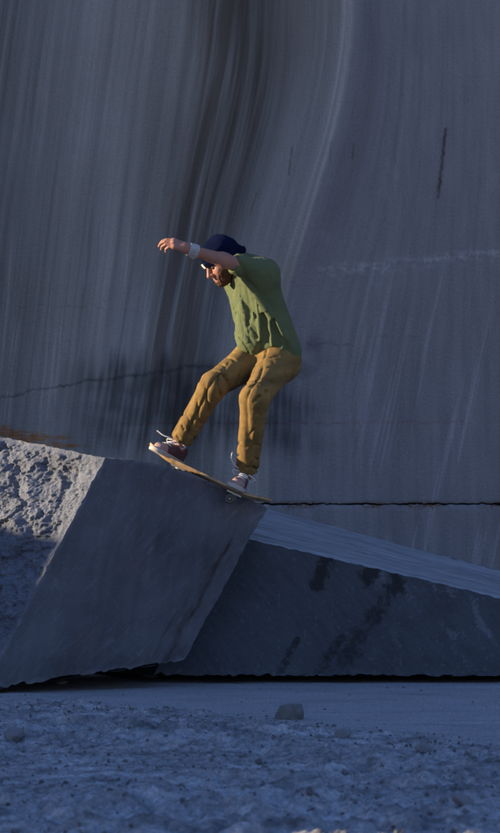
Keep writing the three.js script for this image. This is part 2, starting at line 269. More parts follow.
// ───────────────────────── tilted block and wedge ─────────────────────────
const jig = (p, o = 0, w = 1) => V(0.010 * fbm(p.x * 5 + o, p.y * 5, p.z * 5, 3) + w * 0.007 * n3(p.x * 24, p.y * 24 + o, p.z * 24), 0.010 * fbm(p.x * 5, p.y * 5 + 9 + o, p.z * 5, 3) + w * 0.007 * n3(p.x * 26 + 5, p.y * 26, p.z * 26 + o), 0.010 * fbm(p.x * 5, p.y * 5, p.z * 5 + 21 + o, 3) + w * 0.007 * n3(p.x * 25, p.y * 25 + 3, p.z * 25 + o));
const humpPts = [[0, 0], [0.14, 0.028], [0.28, 0.050], [0.40, 0.058], [0.52, 0.047], [0.64, 0.035], [0.86, 0.018], [1, 0]];
const hump = (p) => { const ax = PB.x - PA.x, az = PB.z - PA.z, s = clamp(((p.x - PA.x) * ax + (p.z - PA.z) * az) / (ax * ax + az * az)); let v = 0; for (let i = 1; i < humpPts.length; i++) if (s <= humpPts[i][0]) { v = mix(humpPts[i - 1][1], humpPts[i][1], (s - humpPts[i - 1][0]) / (humpPts[i][0] - humpPts[i - 1][0])); break; } return v * sst(0.55, 1, p.y / mix(PA.y, PB.y, s)); };
// one quad face a b c d (a top-left, b top-right, c bottom-right, d bottom-left seen from outside)
function quadFace(a, b, c, d, step, disp, off = 0, tearBottom = 0) {
  const wu = Math.max(a.distanceTo(b), d.distanceTo(c)), wv = Math.max(a.distanceTo(d), b.distanceTo(c)), nu = Math.ceil(wu / step), nv = Math.ceil(wv / step);
  const n = V().subVectors(d, a).cross(V().subVectors(b, a)).normalize();
  const A = V(), B = V(), Q = V();
  return patch(nu, nv, (s, t, p) => {
    A.lerpVectors(d, c, s); B.lerpVectors(a, b, s); p.lerpVectors(A, B, t); Q.copy(p);
    const m = Math.min(1, Math.min(s, 1 - s) * wu / 0.05, Math.min(t, 1 - t) * wv / 0.05);
    p.add(jig(Q, off, mix(1, 0.12, m))); if (off === 0) p.y += hump(Q); if (disp) p.addScaledVector(n, disp(s, t, Q) * m);
    if (tearBottom && t < 1e-6) p.y += tearBottom * (Math.max(0, n3(Q.x * 9 + off, 3, Q.z * 9)) + 0.7 * Math.max(0, n3(Q.x * 31 + off, 5, Q.z * 31)));
  }, (s, t) => [s, t]);
}
const PA = P(105, 458, 0.55), PB = P(268, 507, 0.10), PC = P(183, 661, 0.20), PD = P(-19, 690, 0.66); PD.y = 0.02;
const PE = P(-140, 409, -0.62), PF = P(-150, 700, -0.30); PF.y = -0.02;
const back = V(-0.46, 0, -0.86).multiplyScalar(1.05);
const nTop = V().subVectors(PB, PA).cross(V().subVectors(PE, PA)).normalize(); if (nTop.y < 0) nTop.negate();
const onTop = (x, z) => PA.y - (nTop.x * (x - PA.x) + nTop.z * (z - PA.z)) / nTop.y - 0.0;
const PB2 = V(PB.x + back.x, onTop(PB.x + back.x, PB.z + back.z) - 0.02, PB.z + back.z), PC2 = PC.clone().add(back); PC2.y += 0.02;
const PE2 = V(PE.x + back.x * 0.9, onTop(PE.x + back.x * 0.9, PE.z + back.z) - 0.02, PE.z + back.z), PF2 = PF.clone().addScaledVector(back, 1); PF2.y = -0.01;
{
  const slate = dataTex(1024, 1024, (i, j, c) => { // sawn front face: s across, t up
    const s = i / 1024, t = j / 1024, x = s * 1.12, y = t * 1.2; let R = 0.112, G = 0.120, B = 0.136;
    let k = 1 + 0.85 * fbm(x * 2.5, y * 2.2, 1, 5) + 0.15 * n2((x + y * 0.35) * 26, y * 3) + 0.12 * n2(i * 0.6, j * 0.6) + 0.14 * n2(i * 0.25, j * 0.25);
    k += 0.20 * sst(0.33, 0.6, n2((x - y * 0.4) * 38, (y + x * 0.2) * 6) + 0.5 * n2(x * 90, y * 20));          // scuffs
    k += 0.22 * sst(0.38, 0.6, n2((x * 0.8 + y) * 44, (y - x) * 5 + 4)) * sst(0.1, 0.3, n2(x * 5, y * 5));
    k += 0.25 * sst(0.30, 0.5, n2((x * 0.9 - y * 0.5) * 30, (y + x * 0.5) * 9) + 0.5 * n2(i * 0.3, j * 0.3)) * sst(0.25, 0.45, n2(x * 7 + 3, y * 7));
    if (n2(i * 0.09, j * 0.09 + 50) > 0.58) k += 0.55;                                                         // pale chips
    // brown run beside the right edge
    const rx = s - (0.905 - 0.01 * t + 0.02 * n2(y * 6, 2) + 0.008 * n2(y * 22, 5)), core = sst(0.020, 0.004, Math.abs(rx) + 0.006 * n2(x * 60, y * 18)) * sst(0.86, 0.70, t + 0.06 * n2(x * 30, 8)) * clamp(0.75 + 0.9 * n2(y * 9, 6));
    const run = Math.exp(-Math.pow((rx + 0.02) / 0.05, 2)) * sst(0.92, 0.6, t) * clamp(0.35 + 1.3 * n2(x * 30, y * 5) + 0.6 * n2(x * 80, y * 20));
    const run2 = Math.exp(-Math.pow((s - 0.82 + 0.02 * n2(y * 5, 9)) / 0.022, 2)) * sst(0.5, 0.25, t) * clamp(0.3 + 1.4 * n2(x * 50, y * 6));
    const w = clamp(core * 0.85 + run * 0.5 + run2 * 0.6); R *= 1 - 0.60 * w; G *= 1 - 0.70 * w; B *= 1 - 0.76 * w;
    const warm = sst(0.05, 0.4, fbm(x * 3 + 4, y * 3, 8, 3)); R *= 1 + 0.14 * warm; B *= 1 - 0.05 * warm;
    const chip = sst(0.985, 1.0, t + 0.012 * n2(x * 20, 3)) + sst(0.02, 0.0, s + 0.012 * n2(y * 20, 9) - 0.004) + 0.7 * sst(0.03, 0.005, t + 0.02 * n2(x * 18, 7));
    k *= 1 + 0.5 * clamp(chip);
    c[0] = lin(R * k); c[1] = lin(G * k); c[2] = lin(B * k);
  }, true, THREE.ClampToEdgeWrapping);
  const slateMat = new THREE.MeshStandardMaterial({ map: slate, roughness: 0.72, bumpMap: slate, bumpScale: 0.003 });
  const rough = dataTex(512, 512, (i, j, c) => { const x = i / 512, y = j / 512; const k = 0.18 * (1 + 0.5 * fbm(x * 9, y * 9, 2, 4) + 0.30 * n2(i * 0.3, j * 0.3) + 0.22 * n2(i * 0.7, j * 0.7)); c[0] = lin(k * 0.86); c[1] = lin(k * 0.95); c[2] = lin(k * 1.14); }, true, THREE.MirroredRepeatWrapping);
  const roughMat = new THREE.MeshStandardMaterial({ map: rough, roughness: 0.95, bumpMap: grainBump, bumpScale: 0.012 });
  const hash = (a, b, c) => PM[(PM[(PM[a & 255] + b) & 255] + c) & 255] / 255;
  const chip = (x, y, z, f) => { // angular flakes: nearest random seed, each with its own height and tilt
    x *= f; y *= f; z *= f; const X = Math.floor(x), Y = Math.floor(y), Z = Math.floor(z); let best = 9, o = 0;
    for (let i = -1; i < 2; i++) for (let j = -1; j < 2; j++) for (let l = -1; l < 2; l++) { const a = X + i, b = Y + j, c = Z + l, h1 = hash(a, b, c), h2 = hash(b + 31, c, a), h3 = hash(c + 67, a, b), dx = x - a - h1, dy = y - b - h2, dz = z - c - h3, d = dx * dx + dy * dy + dz * dz; if (d < best) { best = d; o = hash(a + 5, b + 9, c + 3) - 0.5 + (h2 - 0.5) * dx * 1.6 + (h3 - 0.5) * dy * 1.6 + (h1 - 0.5) * dz * 1.6; } }
    return o;
  };
  const block = new THREE.Group(); block.name = 'stone_block'; scene.add(block);
  tag(block, 'big tilted dark slate block with rough broken end, under the skateboard', 'stone block');
  mesh('sawn_face', quadFace(PA, PB, PC, PD, 0.0125, (s, t, p) => 0.005 * fbm(p.x * 4, p.y * 4, p.z * 4, 3) - 0.018 * sst(0.2, 0.45, n3(p.x * 14, p.y * 5, 2)) * sst(0.88, 0.98, s), 0, 0.05), slateMat, block);
  mesh('broken_face', quadFace(PE, PA, PD, PF, 0.007, (s, t, p) => {
    const e = Math.min(1, (1 - s) * 9);
    const wx = 0.12 * n3(p.x * 4, p.y * 4, p.z * 4 + 7), X = p.x + wx, Y = p.y + 0.5 * p.x, Z = p.z - wx;
    return e * (0.17 * fbm(X * 1.8 + 3, Y * 1.2, Z * 1.8, 2) + 0.10 * fbm(X * 4.4, Y * 2.2, Z * 4.4, 3) + 0.022 * chip(X, Y * 0.75, Z, 6)) + 0.014 * chip(X, p.y, Z, 15) + 0.010 * chip(p.x + 3, p.y, p.z, 34) + 0.008 * n3(p.x * 70, p.y * 70, p.z * 70);
  }), roughMat, block);
  mesh('top_face', quadFace(PE2, PB2, PB, PE, 0.03), roughMat, block).visible = true;
  // the top is a pentagon: this piece fills the corner at the front
  { const g = quadFace(PE, PB, PA, PA, 0.02); mesh('top_face', g, roughMat, block); }
  mesh('end_face', quadFace(PB, PB2, PC2, PC, 0.02), slateMat, block);
  mesh('back_face', quadFace(PB2, PE2, PF2, PC2, 0.05), slateMat, block);
  mesh('under_face', quadFace(PF, PC, PC2, PF2, 0.05), slateMat, block);
  { const g = quadFace(PD, PD, PC, PF, 0.03); mesh('under_face', g, slateMat, block); }
  mesh('end_face', quadFace(PE2, PE, PF, PF2, 0.05), roughMat, block);

  // ── wedge slab behind and to the right
  const wz = -0.12, wb = -1.25;
  const gap = 0.035, ex = (p) => p.clone().add(V(0.86, 0, -0.46).multiplyScalar(gap));
  const dirEnd = (p, z) => { const q = ex(p); const t = (z - q.z) / back.z; return V(q.x + back.x * t, q.y, z); };
  const F1 = P(500, 598, wz), F0 = P(258, 541, wz), slope = (F1.y - F0.y) / (F1.x - F0.x);
  const K1 = P(500, 571, wb), K0 = P(268, 509, wb), slopeB = (K1.y - K0.y) / (K1.x - K0.x);
  const fy = (x) => F0.y + slope * (x - F0.x), ky = (x) => K0.y + slopeB * (x - K0.x);
  // left end parallel to the block's end face
  const tB = dirEnd(PB, wz), tC = dirEnd(PC, wz), bB = dirEnd(PB, wb), bC = dirEnd(PC, wb);
  const leftAt = (hi, lo, y) => mix(lo.x, hi.x, (y - lo.y) / (hi.y - lo.y)) + 0.02;
  const W0x = leftAt(tB, tC, 0.80), WB0x = leftAt(bB, bC, 0.8), W0 = V(W0x, fy(W0x), wz), W3 = V(leftAt(tB, tC, 0.035), 0.045, wz + 0.02);
  const K0b = V(WB0x, ky(WB0x), wb), K3 = V(leftAt(bB, bC, 0.035), 0.0, wb);
  const W1 = V(2.95, fy(2.95), wz - 0.05), W2 = V(3.1, 0.03, wz), KK1 = V(2.8, ky(2.8), wb), KK2 = V(3.0, 0.0, wb);
  const len = W1.x - W0.x, frontX = (px, py) => { const p = P(px, py, wz); return p; };
  const spots = [[[326, 561], [318, 584], 7, 0], [[372, 570], [366, 578], 8, 0], [[397, 583], [342, 662], 8, 1], [[395, 576], [401, 590], 5, 0], [[298, 640], [279, 671], 3.2, 1], [[340, 640], [318, 672], 5, 1]].map(([a, b, w, k]) => [frontX(...a), frontX(...b), w / 178, k]);
  const front = dataTex(2048, 768, (i, j, c) => {
    const s = i / 2048, t = j / 768, x = mix(mix(W3.x, W0.x, t), mix(W2.x, W1.x, t), s), y = mix(mix(W3.y, W0.y, t), mix(W2.y, W1.y, t), s);
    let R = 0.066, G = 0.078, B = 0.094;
    let k = 1 + 0.5 * fbm(x * 2.6, y * 2.6, 3, 4) + 0.16 * n2((x + y * 0.8) * 30, (y - x) * 4) + 0.16 * n2(x * 160, y * 160) + 0.14 * n2(x * 60, y * 60);
    k += 0.8 * sst(0.30, 0.62, n2((x + y * 0.6) * 13, (y - x * 0.3) * 7 + 8) + 0.4 * n2(x * 70, y * 70)) * sst(0.4, 1.2, x + 0.4 * n2(y * 4, 2));
    if (n2(x * 34, y * 34 + 50) > 0.55) k += 0.4;
    let d = 0;
    for (const [a, b, w, hatch] of spots) {
      const vx = b.x - a.x, vy = b.y - a.y, L2 = vx * vx + vy * vy, tt = clamp(((x - a.x) * vx + (y - a.y) * vy) / L2), dd = Math.hypot(x - a.x - vx * tt, y - a.y - vy * tt);
      if (dd > w * 3) continue;
      let f = sst(w * 1.45, w * 0.45, dd + w * 0.7 * n2(x * 22, y * 22) + w * 0.3 * n2(x * 60, y * 60));
      if (hatch) f *= clamp(0.8 + 0.6 * n2(tt * 11, a.x * 9) + 0.6 * n2(x * 34, y * 34) + 0.4 * n2(x * 90, y * 90)) * (1 - 0.25 * tt);
      d = Math.max(d, f);
    }
    k *= 1 - 0.82 * clamp(d);
    const low = sst(0.10, 0.0, t + 0.05 * n2(x * 8, 2)) ; k *= 1 + 0.35 * low * clamp(0.4 + 1.4 * n2(x * 30, y * 40));
    c[0] = lin(R * k); c[1] = lin(G * k); c[2] = lin(B * k);
  }, true, THREE.ClampToEdgeWrapping);
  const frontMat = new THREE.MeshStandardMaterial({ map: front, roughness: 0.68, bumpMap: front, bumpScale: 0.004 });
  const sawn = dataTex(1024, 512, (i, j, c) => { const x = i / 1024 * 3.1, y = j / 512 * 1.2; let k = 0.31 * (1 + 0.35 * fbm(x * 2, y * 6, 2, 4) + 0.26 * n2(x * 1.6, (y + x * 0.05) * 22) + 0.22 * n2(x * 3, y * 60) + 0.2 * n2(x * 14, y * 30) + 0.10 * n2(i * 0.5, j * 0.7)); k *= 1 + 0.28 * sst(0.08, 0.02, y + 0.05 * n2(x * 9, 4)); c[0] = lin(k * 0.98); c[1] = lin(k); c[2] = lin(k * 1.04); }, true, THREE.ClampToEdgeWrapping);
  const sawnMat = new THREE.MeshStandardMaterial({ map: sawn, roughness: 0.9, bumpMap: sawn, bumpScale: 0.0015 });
  const wedge = new THREE.Group(); wedge.name = 'wedge_slab'; scene.add(wedge);
  tag(wedge, 'dark wedge-shaped stone slab with a pale sloping top and dark runs down its front', 'stone slab');
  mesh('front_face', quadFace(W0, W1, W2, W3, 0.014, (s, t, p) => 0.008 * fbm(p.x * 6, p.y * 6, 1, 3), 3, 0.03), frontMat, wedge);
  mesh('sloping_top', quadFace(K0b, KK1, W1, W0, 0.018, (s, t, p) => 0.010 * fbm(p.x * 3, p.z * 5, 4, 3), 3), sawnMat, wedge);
  mesh('end_face', quadFace(K0b, W0, W3, K3, 0.04, null, 3), frontMat, wedge);
  mesh('end_face', quadFace(W1, KK1, KK2, W2, 0.03, (s, t, p) => 0.08 * fbm(p.x * 3, p.y * 3, p.z * 3, 4), 3), roughMat, wedge);
  mesh('back_face', quadFace(KK1, K0b, K3, KK2, 0.06, null, 3), frontMat, wedge);
  mesh('under_face', quadFace(W3, W2, KK2, K3, 0.05, null, 3), frontMat, wedge);

  // chips the block and the slab are bedded on
  const chips = [[60, 684, 0.0, 0.03], [150, 680, -0.5, 0.05], [300, 680, -0.6, 0.035], [450, 680, -0.6, 0.035]];
  chips.forEach(([px, py, z, s], i) => { const o = mesh('bedding_stone' + (i ? '_' + String(i).padStart(3, '0') : ''), rockGeo(300 + i, s * 1.5, s * 0.7, s * 1.2), looseMat); const p = P(px, py, z); o.position.set(p.x, s * 0.4, z); o.rotation.y = i * 1.3; tag(o, 'dark flat chip of stone wedged in the gap under the blocks', 'stone', 'bedding chips under the blocks'); });

  // ── unseen blocks added out of view on the left: their shade covers the floor and the foot of the broken end
  const standing = (x0, x1, z0, z1, h, seed, label, name) => {
    const nz = 40, nh = 26; const g = new THREE.BoxGeometry(x1 - x0, h, z1 - z0, 12, nh, nz), p = g.attributes.position, v = V();
    for (let i = 0; i < p.count; i++) { v.fromBufferAttribute(p, i); const d = 0.10; const q = v.clone().add(V(seed, 0, seed)); const up = clamp(v.y / h + 0.5); v.x += d * fbm(q.x, q.y * 1.2, q.z * 1.2, 4); v.y += up * (d * 1.1 * fbm(q.x * 1.6 + 3, q.y, q.z * 1.6, 4)); v.z += d * 0.5 * fbm(q.x * 1.2, q.y + 9, q.z, 3); p.setXYZ(i, v.x, v.y, v.z); }
    g.computeVertexNormals(); const o = mesh(name, g, roughMat); o.position.set((x0 + x1) / 2, h / 2 - 0.02, (z0 + z1) / 2); tag(o, label, 'stone block', 'row of unseen blocks added for shade'); return o;
  };
  standing(-9.6, -8, 0.34, 1.26, 2.26, 3, 'unseen tall rough block added for shade next to the side rock face', 'added_shade_block');
  standing(-9.7, -8, 1.32, 2.35, 2.20, 8, 'unseen rough block added for shade between the tall block and the long block', 'added_shade_block_001');
  standing(-9.6, -8.05, 2.41, 5.75, 2.12, 14, 'unseen long low block added for shade at the open end of the row', 'added_shade_block_002');
}
console.log('setting done', performance.now()|0);

// ───────────────────────── surfaces from distance fields ─────────────────────────
function surfaceNet(sdf, lo, hi, h, uvk = 1) {
  const nx = Math.ceil((hi.x - lo.x) / h) + 1, ny = Math.ceil((hi.y - lo.y) / h) + 1, nz = Math.ceil((hi.z - lo.z) / h) + 1, F = new Float32Array(nx * ny * nz);
  let k = 0; for (let c = 0; c < nz; c++) for (let b = 0; b < ny; b++) for (let a = 0; a < nx; a++) F[k++] = sdf(lo.x + a * h, lo.y + b * h, lo.z + c * h);
  const id = new Int32Array(nx * ny * nz).fill(-1), pos = [], idx = [], sy = nx, sz = nx * ny, off = [0, 1, sy, sy + 1, sz, sz + 1, sz + sy, sz + sy + 1];
  const E = [[0, 1], [2, 3], [4, 5], [6, 7], [0, 2], [1, 3], [4, 6], [5, 7], [0, 4], [1, 5], [2, 6], [3, 7]];
  for (let c = 0; c < nz - 1; c++) for (let b = 0; b < ny - 1; b++) for (let a = 0; a < nx - 1; a++) {
    const i = a + b * sy + c * sz; let m = 0; for (let q = 0; q < 8; q++) if (F[i + off[q]] < 0) m |= 1 << q; if (m === 0 || m === 255) continue;
    let x = 0, y = 0, z = 0, n = 0; for (const [p, q] of E) { const f = F[i + off[p]], g = F[i + off[q]]; if ((f < 0) === (g < 0)) continue; const t = f / (f - g); x += mix(p & 1, q & 1, t); y += mix(p >> 1 & 1, q >> 1 & 1, t); z += mix(p >> 2, q >> 2, t); n++; }
    id[i] = pos.length / 3; pos.push(lo.x + (a + x / n) * h, lo.y + (b + y / n) * h, lo.z + (c + z / n) * h);
  }
  const quad = (a, b, c, d, flip) => { if (a < 0 || b < 0 || c < 0 || d < 0) return; if (flip) idx.push(a, c, b, a, d, c); else idx.push(a, b, c, a, c, d); };
  for (let c = 1; c < nz - 1; c++) for (let b = 1; b < ny - 1; b++) for (let a = 1; a < nx - 1; a++) {
    const i = a + b * sy + c * sz, f = F[i] < 0;
    if (f !== F[i + 1] < 0) quad(id[i - sy - sz], id[i - sz], id[i], id[i - sy], !f);
    if (f !== F[i + sy] < 0) quad(id[i - 1 - sz], id[i - 1], id[i], id[i - sz], !f);
    if (f !== F[i + sz] < 0) quad(id[i - 1 - sy], id[i - sy], id[i], id[i - 1], !f);
  }
  const nor = new Float32Array(pos.length), uv = []; const e = h * 0.5;
  for (let q = 0; q < pos.length; q += 3) {
    let x = pos[q], y = pos[q + 1], z = pos[q + 2], gx, gy, gz, L;
    for (let it = 0; it < 2; it++) {
      gx = sdf(x + e, y, z) - sdf(x - e, y, z); gy = sdf(x, y + e, z) - sdf(x, y - e, z); gz = sdf(x, y, z + e) - sdf(x, y, z - e); L = Math.hypot(gx, gy, gz) || 1;
      if (it === 0) { const d = clamp(sdf(x, y, z), -h * 0.5, h * 0.5); x -= d * gx / L; y -= d * gy / L; z -= d * gz / L; }
    }
    pos[q] = x; pos[q + 1] = y; pos[q + 2] = z; nor[q] = gx / L; nor[q + 1] = gy / L; nor[q + 2] = gz / L; uv.push((x + z * 0.7) * uvk, (y + z * 0.2) * uvk);
  }
  const g = new THREE.BufferGeometry(); g.setAttribute('position', new THREE.Float32BufferAttribute(pos, 3)); g.setAttribute('normal', new THREE.Float32BufferAttribute(nor, 3)); g.setAttribute('uv', new THREE.Float32BufferAttribute(uv, 2)); g.setIndex(idx); return g;
}
const smin = (a, b, k) => { const h = Math.max(k - Math.abs(a - b), 0) / k; return Math.min(a, b) - h * h * k * 0.25; };
const smax = (a, b, k) => -smin(-a, -b, k);
const cone = (A, B, ra, rb) => { // tapered capsule
  const bx = B.x - A.x, by = B.y - A.y, bz = B.z - A.z, L2 = bx * bx + by * by + bz * bz;
  return (x, y, z) => { const px = x - A.x, py = y - A.y, pz = z - A.z, t = clamp((px * bx + py * by + pz * bz) / L2); return Math.hypot(px - bx * t, py - by * t, pz - bz * t) - (ra + (rb - ra) * t); };
};
const ball = (C, rx, ry, rz, X, Y, Z) => { // ellipsoid in a turned frame
  return (x, y, z) => { const dx = x - C.x, dy = y - C.y, dz = z - C.z, a = (dx * X.x + dy * X.y + dz * X.z) / rx, b = (dx * Y.x + dy * Y.y + dz * Y.z) / ry, c = (dx * Z.x + dy * Z.y + dz * Z.z) / rz; const k0 = Math.hypot(a, b, c), k1 = Math.hypot(a / rx, b / ry, c / rz); return k1 < 1e-9 ? -Math.min(rx, ry, rz) : k0 * (k0 - 1) / k1; };
};
const join = (list, k) => (x, y, z) => { let d = list[0](x, y, z); for (let i = 1; i < list.length; i++) d = smin(d, list[i](x, y, z), k); return d; };
const box3 = (pts, r) => { const b = new THREE.Box3().setFromPoints(pts); b.min.subScalar(r); b.max.addScalar(r); return b; };

// ───────────────────────── the skater ─────────────────────────
const J = {
  hipR: P(256, 357, -0.04), kneeR: P(213, 386, 0.31), ankR: P(180, 442, 0.175),
  hipL: P(279, 361, 0.08), kneeL: P(255, 398, 0.39), ankL: P(247, 470, 0.19),
  pel: P(269, 352, 0.03), mid: P(262, 318, 0.06), chest: P(252, 288, 0.10),
  shL: P(263, 275, 0.24), shR: P(240, 275, -0.04), neck: P(243, 271, 0.11), head: P(222, 263, 0.15),
  elL: P(238, 265, 0.37), wrL: P(191, 250, 0.50), elR: P(247, 292, -0.30), wrR: P(236, 272, -0.52),
};
const axL = V().subVectors(P(271, 503, 0.25), P(149, 446, 0.17)).normalize();   // along the board, downhill
const person = new THREE.Group(); person.name = 'person';
const boardMid = P(206, 476, 0.21);
person.position.set(boardMid.x, boardMid.y, boardMid.z); scene.add(person);
tag(person, 'person in navy beanie, green shirt and tan trousers crouching on the skateboard', 'person');
const under = (name, geo, mat, parent = person) => { if (parent === person) geo.translate(-boardMid.x, -boardMid.y, -boardMid.z); else geo.translate(-boardMid.x, -boardMid.y, -boardMid.z); return mesh(name, geo, mat, parent); };

const fabricBump = dataTex(256, 256, (i, j, c) => { const w = 30 * Math.sin((i + j) * Math.PI / 4) + 26 * n2(i * 0.5, j * 0.5) + 30 * n2(i * 0.11, j * 0.11); c[0] = c[1] = c[2] = 128 + w; }, false);
fabricBump.repeat.set(6, 6);
const fabTex = (R, G, B, amt, sc) => dataTex(512, 512, (i, j, c) => { const x = i / 512, y = j / 512, k = 1 + amt * (fbm(x * 4 * sc, y * 4 * sc, 3, 4) * 1.2 + 0.35 * n2(i * 0.8, j * 0.15) + 0.35 * n2(i * 0.15, j * 0.8)); c[0] = lin(R * k); c[1] = lin(G * k); c[2] = lin(B * k); }, true, THREE.MirroredRepeatWrapping);
const skinMat = new THREE.MeshPhysicalMaterial({ map: fabTex(0.42, 0.20, 0.135, 0.25, 3), roughness: 0.55, sheen: 0.1 });
const shirtMat = new THREE.MeshStandardMaterial({ map: fabTex(0.128, 0.158, 0.068, 0.28, 1.5), roughness: 0.95, bumpMap: fabricBump, bumpScale: 0.0012 });
const pantMat = new THREE.MeshStandardMaterial({ map: fabTex(0.255, 0.155, 0.044, 0.65, 2), roughness: 0.95, bumpMap: fabricBump, bumpScale: 0.0014 });
const beanieMat = new THREE.MeshPhysicalMaterial({ specularIntensity: 0.1, map: fabTex(0.007, 0.012, 0.042, 0.3, 2), roughness: 0.98, bumpMap: fabricBump, bumpScale: 0.003 });

// head frame
const hf = V(-0.76, -0.56, 0.36).normalize(), hu = V(-0.25, 1, 0.05); hu.addScaledVector(hf, -hu.dot(hf)).normalize(); const hr = V().crossVectors(hf, hu).normalize();
const H = (r, u, f) => J.head.clone().addScaledVector(hr, r).addScaledVector(hu, u).addScaledVector(hf, f);
const headParts = [ball(H(0, 0.03, -0.012), 0.074, 0.095, 0.094, hr, hu, hf), ball(H(0, -0.045, 0.022), 0.058, 0.062, 0.066, hr, hu, hf), ball(H(0, -0.088, 0.058), 0.026, 0.020, 0.024, hr, hu, hf), cone(H(-0.03, 0.027, 0.078), H(0.03, 0.027, 0.078), 0.012, 0.012), cone(H(-0.042, -0.02, 0.058), H(-0.05, -0.01, 0.02), 0.018, 0.016), cone(H(0.042, -0.02, 0.058), H(0.05, -0.01, 0.02), 0.018, 0.016)];
const headBase = join(headParts, 0.03);
const nose = join([cone(H(0, 0.018, 0.086), H(0, -0.024, 0.111), 0.0085, 0.0125), cone(H(-0.012, -0.027, 0.096), H(0.012, -0.027, 0.096), 0.008, 0.008)], 0.012);
const sockets = [-1, 1].map((s) => ball(H(s * 0.032, 0.008, 0.094), 0.019, 0.012, 0.018, hr, hu, hf)), eyes = [-1, 1].map((s) => ball(H(s * 0.031, 0.008, 0.073), 0.0125, 0.0115, 0.0125, hr, hu, hf));
const lips = join([cone(H(-0.02, -0.056, 0.083), H(0.02, -0.056, 0.083), 0.006, 0.006), cone(H(-0.016, -0.066, 0.081), H(0.016, -0.066, 0.081), 0.007, 0.007)], 0.004);
const ears = [-1, 1].map((s) => ball(H(s * 0.076, -0.004, -0.012), 0.010, 0.032, 0.019, hr, hu, hf));
const headSDF = (x, y, z) => {
  let d = headBase(x, y, z); if (d > 0.09) return d;
  d = smax(d, -Math.min(sockets[0](x, y, z), sockets[1](x, y, z)), 0.014); d = smin(d, Math.min(eyes[0](x, y, z), eyes[1](x, y, z)), 0.002);
  d = smin(d, nose(x, y, z), 0.014); d = smin(d, lips(x, y, z), 0.008); d = smin(d, Math.min(ears[0](x, y, z), ears[1](x, y, z)), 0.01); return d;
};
// hands
function handParts(W, d, up) { // W wrist, d towards the fingers, up = back of the hand; thumb on the side n = d x up * s
  return (s) => {
    const side = V().crossVectors(d, up).normalize().multiplyScalar(s), at = (a, b, c) => W.clone().addScaledVector(d, a).addScaledVector(side, b).addScaledVector(up, c), L = [];
    L.push(cone(at(-0.035, 0, 0), at(0.015, 0, 0), 0.026, 0.026), cone(at(0.015, 0.016, 0), at(0.082, 0.027, 0.002), 0.018, 0.0135), cone(at(0.015, -0.012, 0), at(0.075, -0.026, 0.0), 0.017, 0.0125), cone(at(0.02, 0.002, 0.001), at(0.082, 0.002, 0.004), 0.018, 0.0135));
    const F = [];
    [[0.028, 0.084, 0.038, 0.024, 0.019, 0.42], [0.010, 0.088, 0.041, 0.027, 0.020, 0.48], [-0.009, 0.084, 0.038, 0.025, 0.019, 0.55], [-0.026, 0.074, 0.031, 0.019, 0.017, 0.62]].forEach(([b, a, l1, l2, l3, bend], i) => {
      let p = at(a, b, 0.002), ang = bend * 0.8; const fan = b * 0.2;
      [l1, l2, l3].forEach((l, k) => { const q = p.clone().addScaledVector(d, l * Math.cos(ang)).addScaledVector(up, -l * Math.sin(ang)).addScaledVector(side, l * fan); F.push(cone(p, q, 0.0092 - k * 0.0009, 0.0086 - k * 0.001)); p = q; ang += bend * 1.1; });
    });
    const t0 = at(0.02, 0.026, -0.004), t1 = at(0.055, 0.05, -0.016), t2 = at(0.088, 0.056, -0.026), T = [cone(t0, t1, 0.015, 0.0115), cone(t1, t2, 0.0108, 0.009)];
    const palm = join(L, 0.02), th = join(T, 0.006);
    return (x, y, z) => { let p = palm(x, y, z); if (p > 0.2) return p; let f = 1; for (const g of F) f = Math.min(f, g(x, y, z)); return smin(smin(p, f, 0.008), th(x, y, z), 0.012); };
  };
}
const armDir = V().subVectors(J.wrL, J.elL).normalize(), handDir = V(-0.93, 0.30, 0.2).normalize();
let handUp = V(0.35, 0.62, 0.70); handUp.addScaledVector(handDir, -handUp.dot(handDir)).normalize();
const handL = handParts(J.wrL.clone().addScaledVector(armDir, 0.02), handDir, handUp)(1);
const hdR = V().subVectors(J.wrR, J.elR).normalize(), huR = V(0, 1, 0); huR.addScaledVector(hdR, -huR.dot(hdR)).normalize();
const handR = handParts(J.wrR.clone().addScaledVector(hdR, 0.02), hdR, huR)(-1);
const armParts = [cone(J.shL, J.elL, 0.052, 0.037), cone(J.elL, J.elL.clone().lerp(J.wrL, 0.3), 0.037, 0.038), cone(J.elL.clone().lerp(J.wrL, 0.3), J.wrL, 0.038, 0.026), cone(J.shR, J.elR, 0.055, 0.043), cone(J.elR, J.wrR, 0.045, 0.028)];
const legCones = (g) => [cone(J.hipR, J.kneeR, 0.088 + g, 0.060 + g), cone(J.kneeR, J.ankR, 0.060 + g, 0.042 + g), cone(J.hipL, J.kneeL, 0.088 + g, 0.060 + g), cone(J.kneeL, J.ankL, 0.060 + g, 0.042 + g)];
const neckCone = cone(J.neck, H(0, -0.03, -0.035), 0.058, 0.054);
